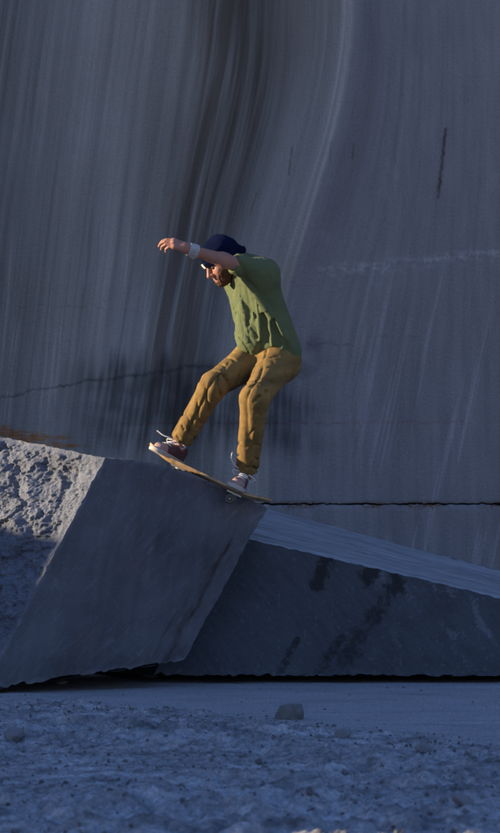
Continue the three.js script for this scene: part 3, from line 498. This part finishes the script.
{
  const bodySDF = join([...armParts, cone(J.shL, J.hipL, 0.055, 0.060), cone(J.shR, J.hipR, 0.055, 0.060), cone(J.chest, J.pel, 0.07, 0.07), neckCone, ...legCones(-0.012), cone(J.ankR, J.ankR.clone().add(V(0, -0.03, 0)), 0.03, 0.03), cone(J.ankL, J.ankL.clone().add(V(0, -0.03, 0)), 0.03, 0.03)], 0.03);
  const bb = box3(Object.values(J), 0.11);
  // body, head and hands share one skin: fine grids for head and hands, cut where they overlap the coarse one
  const headBox = box3([H(0, 0, 0)], 0.145), hlB = box3([J.wrL, J.wrL.clone().addScaledVector(handDir, 0.19)], 0.075), hrB = box3([J.wrR, J.wrR.clone().addScaledVector(hdR, 0.19)], 0.07);
  const whole = (x, y, z) => bodySDF(x, y, z);
  const fine = (f) => (x, y, z) => smin(f(x, y, z), bodySDF(x, y, z), 0.02);
  const geos = [surfaceNet(whole, bb.min, bb.max, 0.012, 2), surfaceNet((x, y, z) => smin(headSDF(x, y, z), neckCone(x, y, z), 0.02), headBox.min, headBox.max, 0.0035, 2), surfaceNet(fine(handL), hlB.min, hlB.max, 0.003, 2), surfaceNet(handR, hrB.min, hrB.max, 0.004, 2)];
  under('body', mergeGeometries(geos), skinMat);
}
// trousers
const sideL = (p, a, b) => clamp(((p[0] - a.x) * (b.x - a.x) + (p[1] - a.y) * (b.y - a.y) + (p[2] - a.z) * (b.z - a.z)) / a.distanceToSquared(b));
{
  const kR2 = J.kneeR, kL2 = J.kneeL, endR = J.ankR.clone().lerp(J.kneeR, 0.06), endL = J.ankL.clone().lerp(J.kneeL, 0.02);
  const legR = join([cone(J.hipR, kR2, 0.112, 0.070), cone(kR2, endR, 0.070, 0.063)], 0.05), legL = join([cone(J.hipL, kL2, 0.114, 0.074), cone(kL2, endL, 0.074, 0.064)], 0.05);
  const seat = join([cone(J.hipR, J.hipL, 0.108, 0.118), cone(J.pel, J.mid.clone().lerp(J.pel, 0.4), 0.10, 0.09)], 0.05);
  const dR = V().subVectors(endR, kR2).normalize(), dL = V().subVectors(endL, kL2).normalize();
  const segs = [[J.hipR, kR2, 0], [kR2, endR, 1], [J.hipL, kL2, 0], [kL2, endL, 1]].map(([A, B, shin], i) => { const d = V().subVectors(B, A), L = d.length(); d.normalize(); const u = V(0, 0, 1).addScaledVector(d, -d.z).normalize(), v = V().crossVectors(d, u); return { A, d, u, v, L, shin, i, f: cone(A, B, 0.09, 0.07) }; });
  const crease = (v) => { const a = Math.abs(v); return a < 0.24 ? (1 - a / 0.24) * (1 - a / 0.24) : 0; };            // narrow valley lines
  const fold = (x, y, z) => {
    let best = segs[0], bd = 9; for (const g of segs) { const q = g.f(x, y, z); if (q < bd) { bd = q; best = g; } }
    const { A, d, u, v, L, shin, i } = best, X = x - A.x, Y = y - A.y, Z = z - A.z, a = X * d.x + Y * d.y + Z * d.z, cu = X * u.x + Y * u.y + Z * u.z, cv = X * v.x + Y * v.y + Z * v.z, r = Math.hypot(cu, cv) + 1e-6, c = cu / r, q = cv / r, t = a / L;
    const skew = a + 0.035 * c * (i % 2 ? 1 : -1) + 0.02 * q, o = i * 13.7;
    const kneeW = shin ? sst(0.45, 0.0, t) : sst(0.55, 1.0, t), hemW = shin ? sst(0.45, 0.95, t) : 0, hipW = shin ? 0 : sst(0.6, 0.0, t);
    const valley = (ph) => { const w = 1 - Math.abs(Math.sin(ph * 0.5)); return w * w * w; };
    const mod = (k) => sst(-0.22, 0.28, n3(a * 5 + o + k, c * 1.1 + k, q * 1.1)), wob = n3(a * 4 + o, c * 1.2, q * 1.2 + 5);
    const ring = valley(6.283 * (a + 0.022 * c + 0.012 * q) / 0.062 + 2.2 * wob + i) * mod(3), lean2 = valley(6.283 * (a + 0.055 * q * (i < 2 ? 1 : -1) + 0.02 * c) / 0.10 + 2.5 * wob + i * 2) * mod(11), pulls = valley(6.283 * (a * 0.42 + 0.075 * q + 0.05 * c) / 0.085 + 2.4 * wob + i) * mod(19), runs = valley(6.283 * (0.05 * q - 0.07 * c + a * 0.14) / 0.10 + 2.0 * wob + i * 3) * mod(27);
    return kneeW * 0.024 * lean2 + hemW * 0.026 * ring + hipW * 0.026 * pulls + (shin ? 0.018 : 0.012) * runs + 0.010 * lean2 - 0.003 * n3(a * 5 + o, c, q) - 0.001 * n3(x * 45, y * 45, z * 45);
  };
  const sdf = (x, y, z) => {
    let d = smin(smin(legR(x, y, z), legL(x, y, z), 0.035), seat(x, y, z), 0.05);
    if (d < 0.06 && d > -0.06) d += fold(x, y, z);
    // hems cut square to the shin
    const hR = (x - endR.x) * dR.x + (y - endR.y) * dR.y + (z - endR.z) * dR.z - 0.012, hL = (x - endL.x) * dL.x + (y - endL.y) * dL.y + (z - endL.z) * dL.z - 0.012;
    if (legR(x, y, z) < legL(x, y, z)) d = smax(d, hR, 0.01); else d = smax(d, hL, 0.01);
    return d;
  };
  const b = box3([J.hipR, J.hipL, kR2, kL2, endR, endL, J.pel, J.mid], 0.15);
  const tr = under('trousers', surfaceNet(sdf, b.min, b.max, 0.0075, 2), pantMat);
  tag(tr, 'loose creased tan trousers');
}
// shirt
let shirtSDF;
{
  const sleeveEnd = J.elL.clone().lerp(J.wrL, 0.05), sleeveEndR = J.shR.clone().lerp(J.elR, 0.86), dS = V().subVectors(J.wrL, J.shL).normalize(), dS2 = V().subVectors(J.elR, J.shR).normalize();
  const hemL = P(282, 352, 0.09), hemR = P(258, 343, -0.03), belly = P(253, 341, 0.09);
  const torso = join([cone(J.shL.clone().add(V(-0.012, -0.01, -0.015)), hemL, 0.080, 0.110), cone(J.shR, hemR, 0.083, 0.108), cone(P(250, 281, 0.12), belly, 0.098, 0.098), cone(J.shL, J.neck, 0.08, 0.07), cone(J.shR, J.neck, 0.08, 0.07), cone(P(255, 273, 0.08), P(263, 300, 0.04), 0.074, 0.108)], 0.08);
  const slL = join([cone(J.shL, J.elL, 0.082, 0.058), cone(J.elL, sleeveEnd, 0.055, 0.052)], 0.03), slR = join([cone(J.shR, sleeveEndR, 0.08, 0.066)], 0.03);
  const up = V().subVectors(J.neck, J.pel).normalize(), pull = V().subVectors(P(292, 350, 0.08), P(246, 280, 0.2)).normalize(), crs = V().crossVectors(pull, V(0, 0, 1)).normalize();
  const cm = P(266, 306, 0.25), cMid = cm.x * crs.x + cm.y * crs.y;
  const pel2 = P(268, 366, 0.04), nk = H(0, -0.055, -0.04);
  const base = (x, y, z) => { const a = torso(x, y, z), sl = slL(x, y, z), sr = slR(x, y, z); return smin(smin(a, sl, 0.045), sr, 0.045); };
  const hit = (px, py, dz = 0) => { let z = 0.7; while (z > -0.3) { const p = P(px, py, z); if (base(p.x, p.y, p.z) < 0) { p.z += dz; return p; } z -= 0.004; } return P(px, py, 0.2); };
  // deep hanging folds on the front: hollows and the ridges between them
  const line = (pts, r, dz) => pts.slice(1).map((p, i) => cone(hit(...pts[i], dz), hit(...p, dz), r * (i ? 1 : 0.5), r * (i < pts.length - 2 ? 1 : 0.4)));
  const cuts = [...line([[246, 289], [248, 304], [249, 316], [247, 327]], 0.017, 0.004), ...line([[263, 326], [267, 335], [264, 345]], 0.017, 0.004), ...line([[273, 320], [277, 334], [280, 347]], 0.019, 0.004), ...line([[257, 352], [268, 352], [281, 345]], 0.014, 0.004), ...line([[241, 322], [246, 335], [254, 345]], 0.012, 0.006)];
  const ribs = [...line([[242, 279], [254, 292], [266, 310], [280, 330], [294, 350]], 0.016, 0.004), ...line([[256, 298], [259, 316], [260, 340]], 0.011, 0.002), ...line([[269, 318], [271, 334], [272, 346]], 0.010, 0.002)];
  shirtSDF = (x, y, z) => {
    let d = base(x, y, z);
    if (d < 0.08 && d > -0.08) {
      const a = x * pull.x + y * pull.y + z * pull.z, c = x * crs.x + y * crs.y, w = 0.02 * n3(x * 7, y * 7, z * 7);
      const F = mix(0.3, 1, sst(-0.05, 0.015, c - cMid));
      const cr = (v, k) => { const q = Math.abs(v); return q < k ? 1 - q / k : 0; };
      d += F * (0.010 * cr(n3((c + w) * 8, a * 2.0, z * 5), 0.2) + 0.006 * cr(n3((c + w) * 17 + 4, a * 3.5 + 2, z * 9), 0.2) - 0.010 * n3((c + w) * 9 + 3, a * 2.4, z * 6)) - 0.0025 * n3(x * 45, y * 38, z * 45);
      if (z > 0.05) { let k = 1, m = 1; for (const f of ribs) m = Math.min(m, f(x, y, z)); d = smin(d, m, 0.022); for (const f of cuts) k = Math.min(k, f(x, y, z)); d = smax(d, -k, 0.012); }
    }
    // hem, cuffs and neckline
    d = smax(d, -((x - pel2.x) * up.x + (y - pel2.y) * up.y + (z - pel2.z) * up.z) - 0.004 - 0.012 * n3(x * 12, 2, z * 12), 0.008);
    if (slL(x, y, z) < torso(x, y, z)) d = smax(d, (x - sleeveEnd.x) * dS.x + (y - sleeveEnd.y) * dS.y + (z - sleeveEnd.z) * dS.z - 0.02, 0.008);
    if (slR(x, y, z) < torso(x, y, z)) d = smax(d, (x - sleeveEndR.x) * dS2.x + (y - sleeveEndR.y) * dS2.y + (z - sleeveEndR.z) * dS2.z - 0.02, 0.008);
    d = smax(d, 0.088 - Math.hypot(x - nk.x, y - nk.y, z - nk.z), 0.012);
    return d;
  };
  const b = box3([J.shL, J.shR, hemL, hemR, J.elL, J.elR, J.neck], 0.13);
  const shirt = under('shirt', surfaceNet(shirtSDF, b.min, b.max, 0.0075, 2), shirtMat);
  tag(shirt, 'loose green button shirt with sleeves rolled to the elbow');
  // collar, front strip, pocket and buttons lie on the cloth
  const grad = (p) => { const e = 0.01; return V(shirtSDF(p.x + e, p.y, p.z) - shirtSDF(p.x - e, p.y, p.z), shirtSDF(p.x, p.y + e, p.z) - shirtSDF(p.x, p.y - e, p.z), shirtSDF(p.x, p.y, p.z + e) - shirtSDF(p.x, p.y, p.z - e)).normalize(); };
  const drop = (p, lift = 0) => { const q = p.clone(); for (let i = 0; i < 14; i++) { const d = shirtSDF(q.x, q.y, q.z) - lift; q.addScaledVector(grad(q), -d * 0.8); } return q; };
  const strip = (pts, wv, lift) => { const pos = [], uv = [], idx = []; const N = 40, cur = new THREE.CatmullRomCurve3(pts); for (let i = 0; i <= N; i++) { const p = cur.getPoint(i / N); for (let k = 0; k <= 6; k++) { const s = k / 6, o = p.clone().addScaledVector(wv, s - 0.5); const q = drop(o, k === 0 || k === 6 ? 0.0005 : lift); pos.push(q.x, q.y, q.z); uv.push(i / N, s); } } for (let i = 0; i < N; i++) for (let k = 0; k < 6; k++) { const a = i * 7 + k; idx.push(a, a + 1, a + 7, a + 1, a + 8, a + 7); } const g = new THREE.BufferGeometry(); g.setAttribute('position', new THREE.Float32BufferAttribute(pos, 3)); g.setAttribute('uv', new THREE.Float32BufferAttribute(uv, 2)); g.setIndex(idx); g.computeVertexNormals(); return g; };
  const fl = [P(234, 290, 0.22), P(236, 305, 0.22), P(240, 322, 0.22), P(246, 342, 0.22)].map((p) => drop(p));
  under('button_strip', strip(fl, V(0.022, 0.0, 0.022), 0.004), shirtMat, shirt);
  const bt = std(0.10, 0.10, 0.07, 0.5); const cc = new THREE.CatmullRomCurve3(fl);
  for (let i = 0; i < 5; i++) { const p = drop(cc.getPoint(0.06 + i * 0.21), 0.005), g = new THREE.CylinderGeometry(0.006, 0.006, 0.003, 12), n = grad(p); g.applyQuaternion(new THREE.Quaternion().setFromUnitVectors(V(0, 1, 0), n)); g.translate(p.x, p.y, p.z); under('button', g, bt, shirt); }
  const pk = [P(252, 300, 0.34), P(257, 307, 0.34), P(262, 314, 0.34)].map((p) => drop(p));
  under('pocket', strip(pk, V(0.055, 0.02, 0.0), 0.005), shirtMat, shirt);
  // collar: a folded band round the neck
  { const pos = [], uv = [], idx = [], N = 48, M = 8, nd = V().subVectors(J.head, J.neck).normalize(), cx = V().crossVectors(nd, V(0, 0, 1)).normalize(), cz = V().crossVectors(cx, nd).normalize(), c0 = J.neck.clone().lerp(nk, 0.45);
    for (let i = 0; i <= N; i++) for (let k = 0; k <= M; k++) { const a = i / N * Math.PI * 2, s = k / M, r = s < 0.45 ? mix(0.080, 0.076, s / 0.45) : mix(0.078, 0.108, (s - 0.45) / 0.55), h = s < 0.45 ? mix(-0.02, 0.028, s / 0.45) : mix(0.030, -0.014, (s - 0.45) / 0.55) + 0.006 * Math.sin(a * 3); const p = c0.clone().addScaledVector(cx, Math.cos(a) * r).addScaledVector(cz, Math.sin(a) * r).addScaledVector(nd, h); pos.push(p.x, p.y, p.z); uv.push(a * 0.1, s * 0.1); }
    for (let i = 0; i < N; i++) for (let k = 0; k < M; k++) { const a = i * (M + 1) + k; idx.push(a, a + 1, a + M + 1, a + 1, a + M + 2, a + M + 1); }
    const g = new THREE.BufferGeometry(); g.setAttribute('position', new THREE.Float32BufferAttribute(pos, 3)); g.setAttribute('uv', new THREE.Float32BufferAttribute(uv, 2)); g.setIndex(idx); g.computeVertexNormals(); under('collar', g, shirtMat, shirt); }
}
// beanie, beard, wristband
{
  const crown = join([ball(H(0, 0.052, -0.012), 0.088, 0.098, 0.110, hr, hu, hf), cone(H(0, 0.05, -0.05), P(239, 251, 0.12), 0.075, 0.034)], 0.05), cutN = V().copy(hu).addScaledVector(hf, 0.10).normalize(), cutP = H(0, 0.020, 0.05);
  const sdf = (x, y, z) => { let d = crown(x, y, z) + (0.0035 * n3(x * 22, y * 22, z * 22) + 0.006 * n3(x * 12 + 3, y * 12, z * 12)); const h = (x - cutP.x) * cutN.x + (y - cutP.y) * cutN.y + (z - cutP.z) * cutN.z; const bk = (x - J.head.x) * hf.x + (y - J.head.y) * hf.y + (z - J.head.z) * hf.z; return smax(d, -h - 0.06 * sst(0.02, -0.08, bk), 0.006); };
  const cuff = (x, y, z) => { const d = crown(x, y, z) - 0.006 + 0.002 * n3(x * 40, y * 40, z * 40); const h = (x - cutP.x) * cutN.x + (y - cutP.y) * cutN.y + (z - cutP.z) * cutN.z; const bk = (x - J.head.x) * hf.x + (y - J.head.y) * hf.y + (z - J.head.z) * hf.z, o = 0.06 * sst(0.02, -0.08, bk); return smax(smax(d, -h - o - 0.004, 0.006), h + o - 0.038, 0.008); };
  const b = box3([J.head, P(240, 251, 0.12), H(0, 0.1, 0)], 0.14);
  const be = under('beanie', surfaceNet(sdf, b.min, b.max, 0.005, 3), beanieMat); tag(be, 'navy slouch beanie');
  under('cuff', surfaceNet(cuff, b.min, b.max, 0.005, 3), beanieMat, be);
  // pale patch on the front of the cuff
  const pg = new THREE.BufferGeometry(), pos = [], idx = [], uv = []; for (let j = 0; j <= 6; j++) for (let i = 0; i <= 10; i++) { let q = H((i / 10 - 0.5) * 0.05 + 0.022, 0.020 + j / 6 * 0.034, 0.11); for (let k = 0; k < 12; k++) { const e = 0.006, d = cuff(q.x, q.y, q.z) - 0.0025; const g = V(cuff(q.x + e, q.y, q.z) - cuff(q.x - e, q.y, q.z), cuff(q.x, q.y + e, q.z) - cuff(q.x, q.y - e, q.z), cuff(q.x, q.y, q.z + e) - cuff(q.x, q.y, q.z - e)).normalize(); q.addScaledVector(g, -d * 0.8); } pos.push(q.x, q.y, q.z); uv.push(i / 10, j / 6); }
  for (let j = 0; j < 6; j++) for (let i = 0; i < 10; i++) { const a = j * 11 + i; idx.push(a, a + 1, a + 12, a, a + 12, a + 11); } pg.setAttribute('position', new THREE.Float32BufferAttribute(pos, 3)); pg.setAttribute('uv', new THREE.Float32BufferAttribute(uv, 2)); pg.setIndex(idx); pg.computeVertexNormals(); under('patch', pg, std(0.72, 0.70, 0.64, 0.8), be);
  // beard
  const bd = (x, y, z) => { const u = (x - J.head.x) * hu.x + (y - J.head.y) * hu.y + (z - J.head.z) * hu.z, f = (x - J.head.x) * hf.x + (y - J.head.y) * hf.y + (z - J.head.z) * hf.z, r = Math.abs((x - J.head.x) * hr.x + (y - J.head.y) * hr.y + (z - J.head.z) * hr.z); let d = headBase(x, y, z) - 0.005 - 0.004 * n3(x * 90, y * 90, z * 90) - 0.003 * n3(x * 40, y * 40, z * 40); d = smax(d, u + 0.048 - 0.5 * Math.max(0, r - 0.03), 0.008); d = smax(d, -f - 0.012, 0.01); d = smax(d, 0.014 - Math.hypot(r * 0.55, u + 0.061, (f - 0.09) * 0.6), 0.006); return d; };
  const b2 = box3([H(0, -0.05, 0.03)], 0.10); under('beard', surfaceNet(bd, b2.min, b2.max, 0.0035, 3), std(0.10, 0.04, 0.02, 0.95));
  // eyes with brows
  for (const s of [-1, 1]) { const g = new THREE.SphereGeometry(0.0122, 14, 10), c = H(s * 0.031, 0.007, 0.0745); g.translate(c.x, c.y, c.z); under('eye', g, std(0.12, 0.08, 0.06, 0.3)); const t = new THREE.TubeGeometry(new THREE.CatmullRomCurve3([H(s * 0.014, 0.026, 0.092), H(s * 0.032, 0.032, 0.087), H(s * 0.05, 0.026, 0.070)]), 10, 0.0035, 6); under('eyebrow', t, std(0.06, 0.028, 0.015, 0.9)); }
  // wristband: knitted tube round the wrist
  const a = J.wrL.clone().addScaledVector(armDir, -0.035), c = J.wrL.clone().addScaledVector(armDir, 0.018), wb = cone(a, c, 0.040, 0.035), L = a.distanceTo(c);
  const ws = (x, y, z) => { const t = (x - a.x) * armDir.x + (y - a.y) * armDir.y + (z - a.z) * armDir.z; return smax(smax(wb(x, y, z) + 0.002 * n3(x * 60, y * 60, z * 60), t - L, 0.006), -t, 0.006); };
  const b3 = box3([a, c], 0.055); tag(under('wristband', surfaceNet(ws, b3.min, b3.max, 0.003, 4), std(0.55, 0.53, 0.50, 0.95, { bumpMap: fabricBump, bumpScale: 0.002 })), 'pale knitted wristband');
}

// ───────────────────────── skateboard ─────────────────────────
const nose0 = P(149, 446, 0.17), tail0 = P(271, 503, 0.25);
const bx = V().subVectors(tail0, nose0).normalize();                        // along the deck towards the tail
let bz = V(-0.12, 0.0, 0.99); bz.addScaledVector(bx, -bz.dot(bx)).normalize(); // across, towards the camera
let by = V().crossVectors(bz, bx).normalize();
{ const roll = -0.07; const q = new THREE.Quaternion().setFromAxisAngle(bx, roll); bz.applyQuaternion(q); by.applyQuaternion(q); }
const bc = nose0.clone().lerp(tail0, 0.5).addScaledVector(by, -0.036), BL = nose0.distanceTo(tail0);
const frame = new THREE.Matrix4().makeBasis(bx, by, bz).setPosition(bc);
const kick = (x) => { const t = Math.max(0, Math.abs(x) - BL * 0.5 + 0.17) / 0.17; return 0.045 * t * t; };
{
  const board = new THREE.Group(); board.name = 'skateboard'; board.applyMatrix4(frame); scene.add(board);
  tag(board, 'worn wooden skateboard with dark grip grinding along the top edge of the tilted block', 'skateboard');
  const W = 0.102, halfW = (x) => { const e = BL * 0.5 - Math.abs(x); return e > W ? W : Math.sqrt(Math.max(0, W * W - (W - e) * (W - e))); };
  const sheet = (y0, y1, inset) => { // a closed, dished slab with kicked ends
    const NX = 70, NZ = 12, top = [], pos = [], idx = [], uv = []; const f = (i, k, y) => { const s = -Math.cos(i / NX * Math.PI), x = s * (BL * 0.5 - inset), w = Math.max(0.0005, halfW(x) - inset), z = (k / NZ * 2 - 1) * w; return [x, kick(x) + 0.010 * Math.pow(z / W, 2) + y, z]; };
    for (const y of [y1, y0]) for (let i = 0; i <= NX; i++) for (let k = 0; k <= NZ; k++) { const p = f(i, k, y); pos.push(...p); uv.push(p[0] * 2, p[2] * 2); }
    const S = NZ + 1, O = (NX + 1) * S; for (let i = 0; i < NX; i++) for (let k = 0; k < NZ; k++) { const a = i * S + k; idx.push(a, a + 1, a + S + 1, a, a + S + 1, a + S); idx.push(O + a, O + a + S + 1, O + a + 1, O + a, O + a + S, O + a + S + 1); }
    for (let i = 0; i < NX; i++) for (const k of [0, NZ]) { const a = i * S + k, b = a + S; if (k) idx.push(a, O + a, b, b, O + a, O + b); else idx.push(a, b, O + a, b, O + b, O + a); }
    for (let k = 0; k < NZ; k++) for (const i of [0, NX]) { const a = i * S + k, b = a + 1; idx.push(a, O + a, b, b, O + a, O + b); }
    let g = new THREE.BufferGeometry(); g.setAttribute('position', new THREE.Float32BufferAttribute(pos, 3)); g.setAttribute('uv', new THREE.Float32BufferAttribute(uv, 2)); g.setIndex(idx); g = g.toNonIndexed(); g.computeVertexNormals(); return g; };
  const wood = dataTex(512, 128, (i, j, c) => { const k = 1 + 0.2 * n2(i * 0.03, j * 0.5) + 0.2 * n2(i * 0.01, j * 0.15) - 0.35 * sst(0.1, 0.3, n2(i * 0.02, j * 0.03 + 4)); c[0] = lin(0.56 * k); c[1] = lin(0.36 * k); c[2] = lin(0.17 * k); });
  mesh('deck', sheet(0, 0.0115, 0), new THREE.MeshStandardMaterial({ map: wood, roughness: 0.55 }), board);
  mesh('grip_tape', sheet(0.0117, 0.0128, 0.002), std(0.02, 0.02, 0.022, 0.98), board);
  const metal = std(0.55, 0.52, 0.47, 0.38, { metalness: 0.9 }), ure = std(0.12, 0.11, 0.09, 0.75), dark = std(0.05, 0.05, 0.05, 0.5);
  for (const s of [-1, 1]) {
    const t = new THREE.Group(); t.name = 'truck'; t.position.set(s * (BL * 0.5 - 0.20), kick(BL * 0.5 - 0.20), 0); board.add(t);
    const plate = new THREE.BoxGeometry(0.085, 0.008, 0.056); plate.translate(0, -0.004, 0); mesh('base_plate', plate, metal, t);
    const hang = mergeGeometries([new THREE.CylinderGeometry(0.014, 0.022, 0.03, 16).translate(0, -0.02, 0).toNonIndexed(), new THREE.CylinderGeometry(0.011, 0.011, 0.135, 16).rotateX(Math.PI / 2).translate(0, -0.042, 0).toNonIndexed(), new THREE.ConeGeometry(0.022, 0.07, 4).rotateX(Math.PI).translate(0, -0.03, 0).toNonIndexed()]); mesh('hanger', hang, metal, t);
    mesh('axle', new THREE.CylinderGeometry(0.004, 0.004, 0.20, 10).rotateX(Math.PI / 2).translate(0, -0.042, 0), metal, t);
    for (const w of [-1, 1]) { const prof = [[0.008, -0.016], [0.021, -0.016], [0.0255, -0.011], [0.0265, 0], [0.0255, 0.011], [0.021, 0.016], [0.008, 0.016]].map(([a, b]) => new THREE.Vector2(a, b)); const wg = new THREE.LatheGeometry(prof, 26).rotateX(Math.PI / 2); wg.translate(0, -0.042, w * 0.082); const wh = mesh('wheel', wg, ure, t); mesh('bearing', new THREE.TorusGeometry(0.0075, 0.0035, 8, 18).translate(0, -0.042, w * 0.098), dark, wh); }
    for (const [a, b] of [[-1, -1], [-1, 1], [1, -1], [1, 1]]) mesh('bolt', new THREE.CylinderGeometry(0.0045, 0.0045, 0.003, 8).translate(a * 0.027, 0.018, b * 0.02), metal, t);
  }
}
// ───────────────────────── shoes ─────────────────────────
function shoe(ank, toe, key) {
  // foot frame: soles lie on the grip
  const inv = frame.clone().invert(), a = ank.clone().applyMatrix4(inv); const up = by.clone();
  const d = toe.clone().addScaledVector(up, -toe.dot(up)).normalize(), s = V().crossVectors(d, up).normalize();
  const lx = a.x, ly = kick(lx) + 0.0135 + 0.010 * Math.pow(a.z / 0.102, 2) * 0.3;
  const heel = V(a.x, ly, a.z).applyMatrix4(frame), O = heel.clone();
  const S = (f, u, r) => O.clone().addScaledVector(d, f).addScaledVector(up, u).addScaledVector(s, r);
  const loc = (x, y, z) => { const X = x - O.x, Y = y - O.y, Z = z - O.z; return [X * d.x + Y * d.y + Z * d.z, X * up.x + Y * up.y + Z * up.z, X * s.x + Y * s.y + Z * s.z]; };
  const outline = (f, r) => { const w = 0.034 + 0.014 * sst(-0.05, 0.12, f) - 0.0; const c = clamp(f, -0.038, 0.165); return Math.hypot(f - c, r - 0.004 * sst(0, 0.15, f)) - w; };
  const soleF = (x, y, z) => { const [f, u, r] = loc(x, y, z); return smax(outline(f, r) - 0.003, Math.abs(u - 0.012) - 0.012, 0.006); };
  const upper = join([cone(S(-0.03, 0.04, 0), S(-0.028, 0.085, 0), 0.036, 0.037), cone(S(-0.02, 0.04, 0), S(0.06, 0.045, 0), 0.036, 0.038), cone(S(0.06, 0.042, 0), S(0.155, 0.028, 0.003), 0.040, 0.036), cone(S(0.0, 0.085, 0), S(0.07, 0.058, 0), 0.032, 0.028)], 0.03);
  const upF = (x, y, z) => { const [f, u, r] = loc(x, y, z); let q = upper(x, y, z) + 0.0015 * n3(x * 40, y * 40, z * 40); q = smax(q, outline(f, r) + 0.001, 0.01); q = smax(q, 0.02 - u, 0.004); q = smax(q, u - 0.098 + 0.25 * Math.max(0, f), 0.008); const hole = Math.hypot(f + 0.012, r) - 0.024; return smax(q, -Math.max(hole, 0.075 - u), 0.006); };
  const b = box3([S(0, 0.04, 0), S(0.19, 0.03, 0), S(-0.06, 0.03, 0)], 0.07);
  const sh = under('shoe', surfaceNet(upF, b.min, b.max, 0.004, 4), new THREE.MeshStandardMaterial({ map: fabTex(0.13, 0.058, 0.062, 0.5, 3), roughness: 0.8, bumpMap: fabricBump, bumpScale: 0.0015 }));
  sh.name = 'shoe'; under('sole', surfaceNet(soleF, b.min, b.max, 0.004, 4), std(0.55, 0.49, 0.42, 0.85), sh);
  // pale toe cap and laces
  under('toe_cap', surfaceNet((x, y, z) => { const [f] = loc(x, y, z); return smax(upF(x, y, z) - 0.0025, 0.135 - f, 0.004); }, b.min, b.max, 0.004, 4), std(0.42, 0.27, 0.23, 0.8), sh);
  const lace = std(0.78, 0.76, 0.72, 0.9), tube = (pts, r = 0.0042) => under('lace', new THREE.TubeGeometry(new THREE.CatmullRomCurve3(pts), 24, r * 0.66, 7), lace, sh);
  const onU = (f, r) => { let lo = 0.02, hi = 0.16; const p = (u) => S(f, u, r); for (let i = 0; i < 18; i++) { const m = (lo + hi) / 2, q = p(m); if (upper(q.x, q.y, q.z) < 0) lo = m; else hi = m; } return S(f, lo + 0.003, r); };
  for (let i = 0; i < 5; i++) { const f = 0.03 + i * 0.021; tube([onU(f, -0.024), onU(f + 0.005, 0), onU(f, 0.024)]); tube([onU(f, -0.024), onU(f + 0.012, 0.002), onU(f + 0.021, 0.022)], 0.0036); }
  const k = onU(0.03, 0); // bow: two loops and two loose ends
  for (const q of [-1, 1]) { tube([k, S(0.055, 0.105, q * 0.035), S(0.05, 0.098, q * 0.066), S(0.045, 0.078, q * 0.046), k]); }
  if (key === 0) { tube([k, k.clone().add(V(-0.045, 0.02, 0.02)), k.clone().add(V(-0.085, 0.035, 0.02)), k.clone().add(V(-0.12, 0.062, 0.015))], 0.0055); tube([k, S(0.08, 0.07, 0.045), S(0.10, 0.05, 0.06)], 0.0045); }
  else { tube([k, k.clone().add(V(-0.045, 0.03, 0.01)), k.clone().add(V(-0.075, 0.075, 0.0)), k.clone().add(V(-0.07, 0.115, -0.01))], 0.0055); tube([k, k.clone().add(V(0.03, -0.02, 0.02)), k.clone().add(V(0.055, -0.045, 0.015))], 0.006); }
  return sh;
}
tag(shoe(J.ankR.clone().add(V(0.012, 0, -0.02)), V(-0.56, 0, 0.83), 0), 'maroon skate shoe with white laces, one lace end flying');
tag(shoe(J.ankL, V(-0.05, 0, 1), 1), 'maroon skate shoe with white laces, toe pointing off the board');
shadow(scene);
console.log('all done', performance.now()|0);
renderer.render(scene, camera);
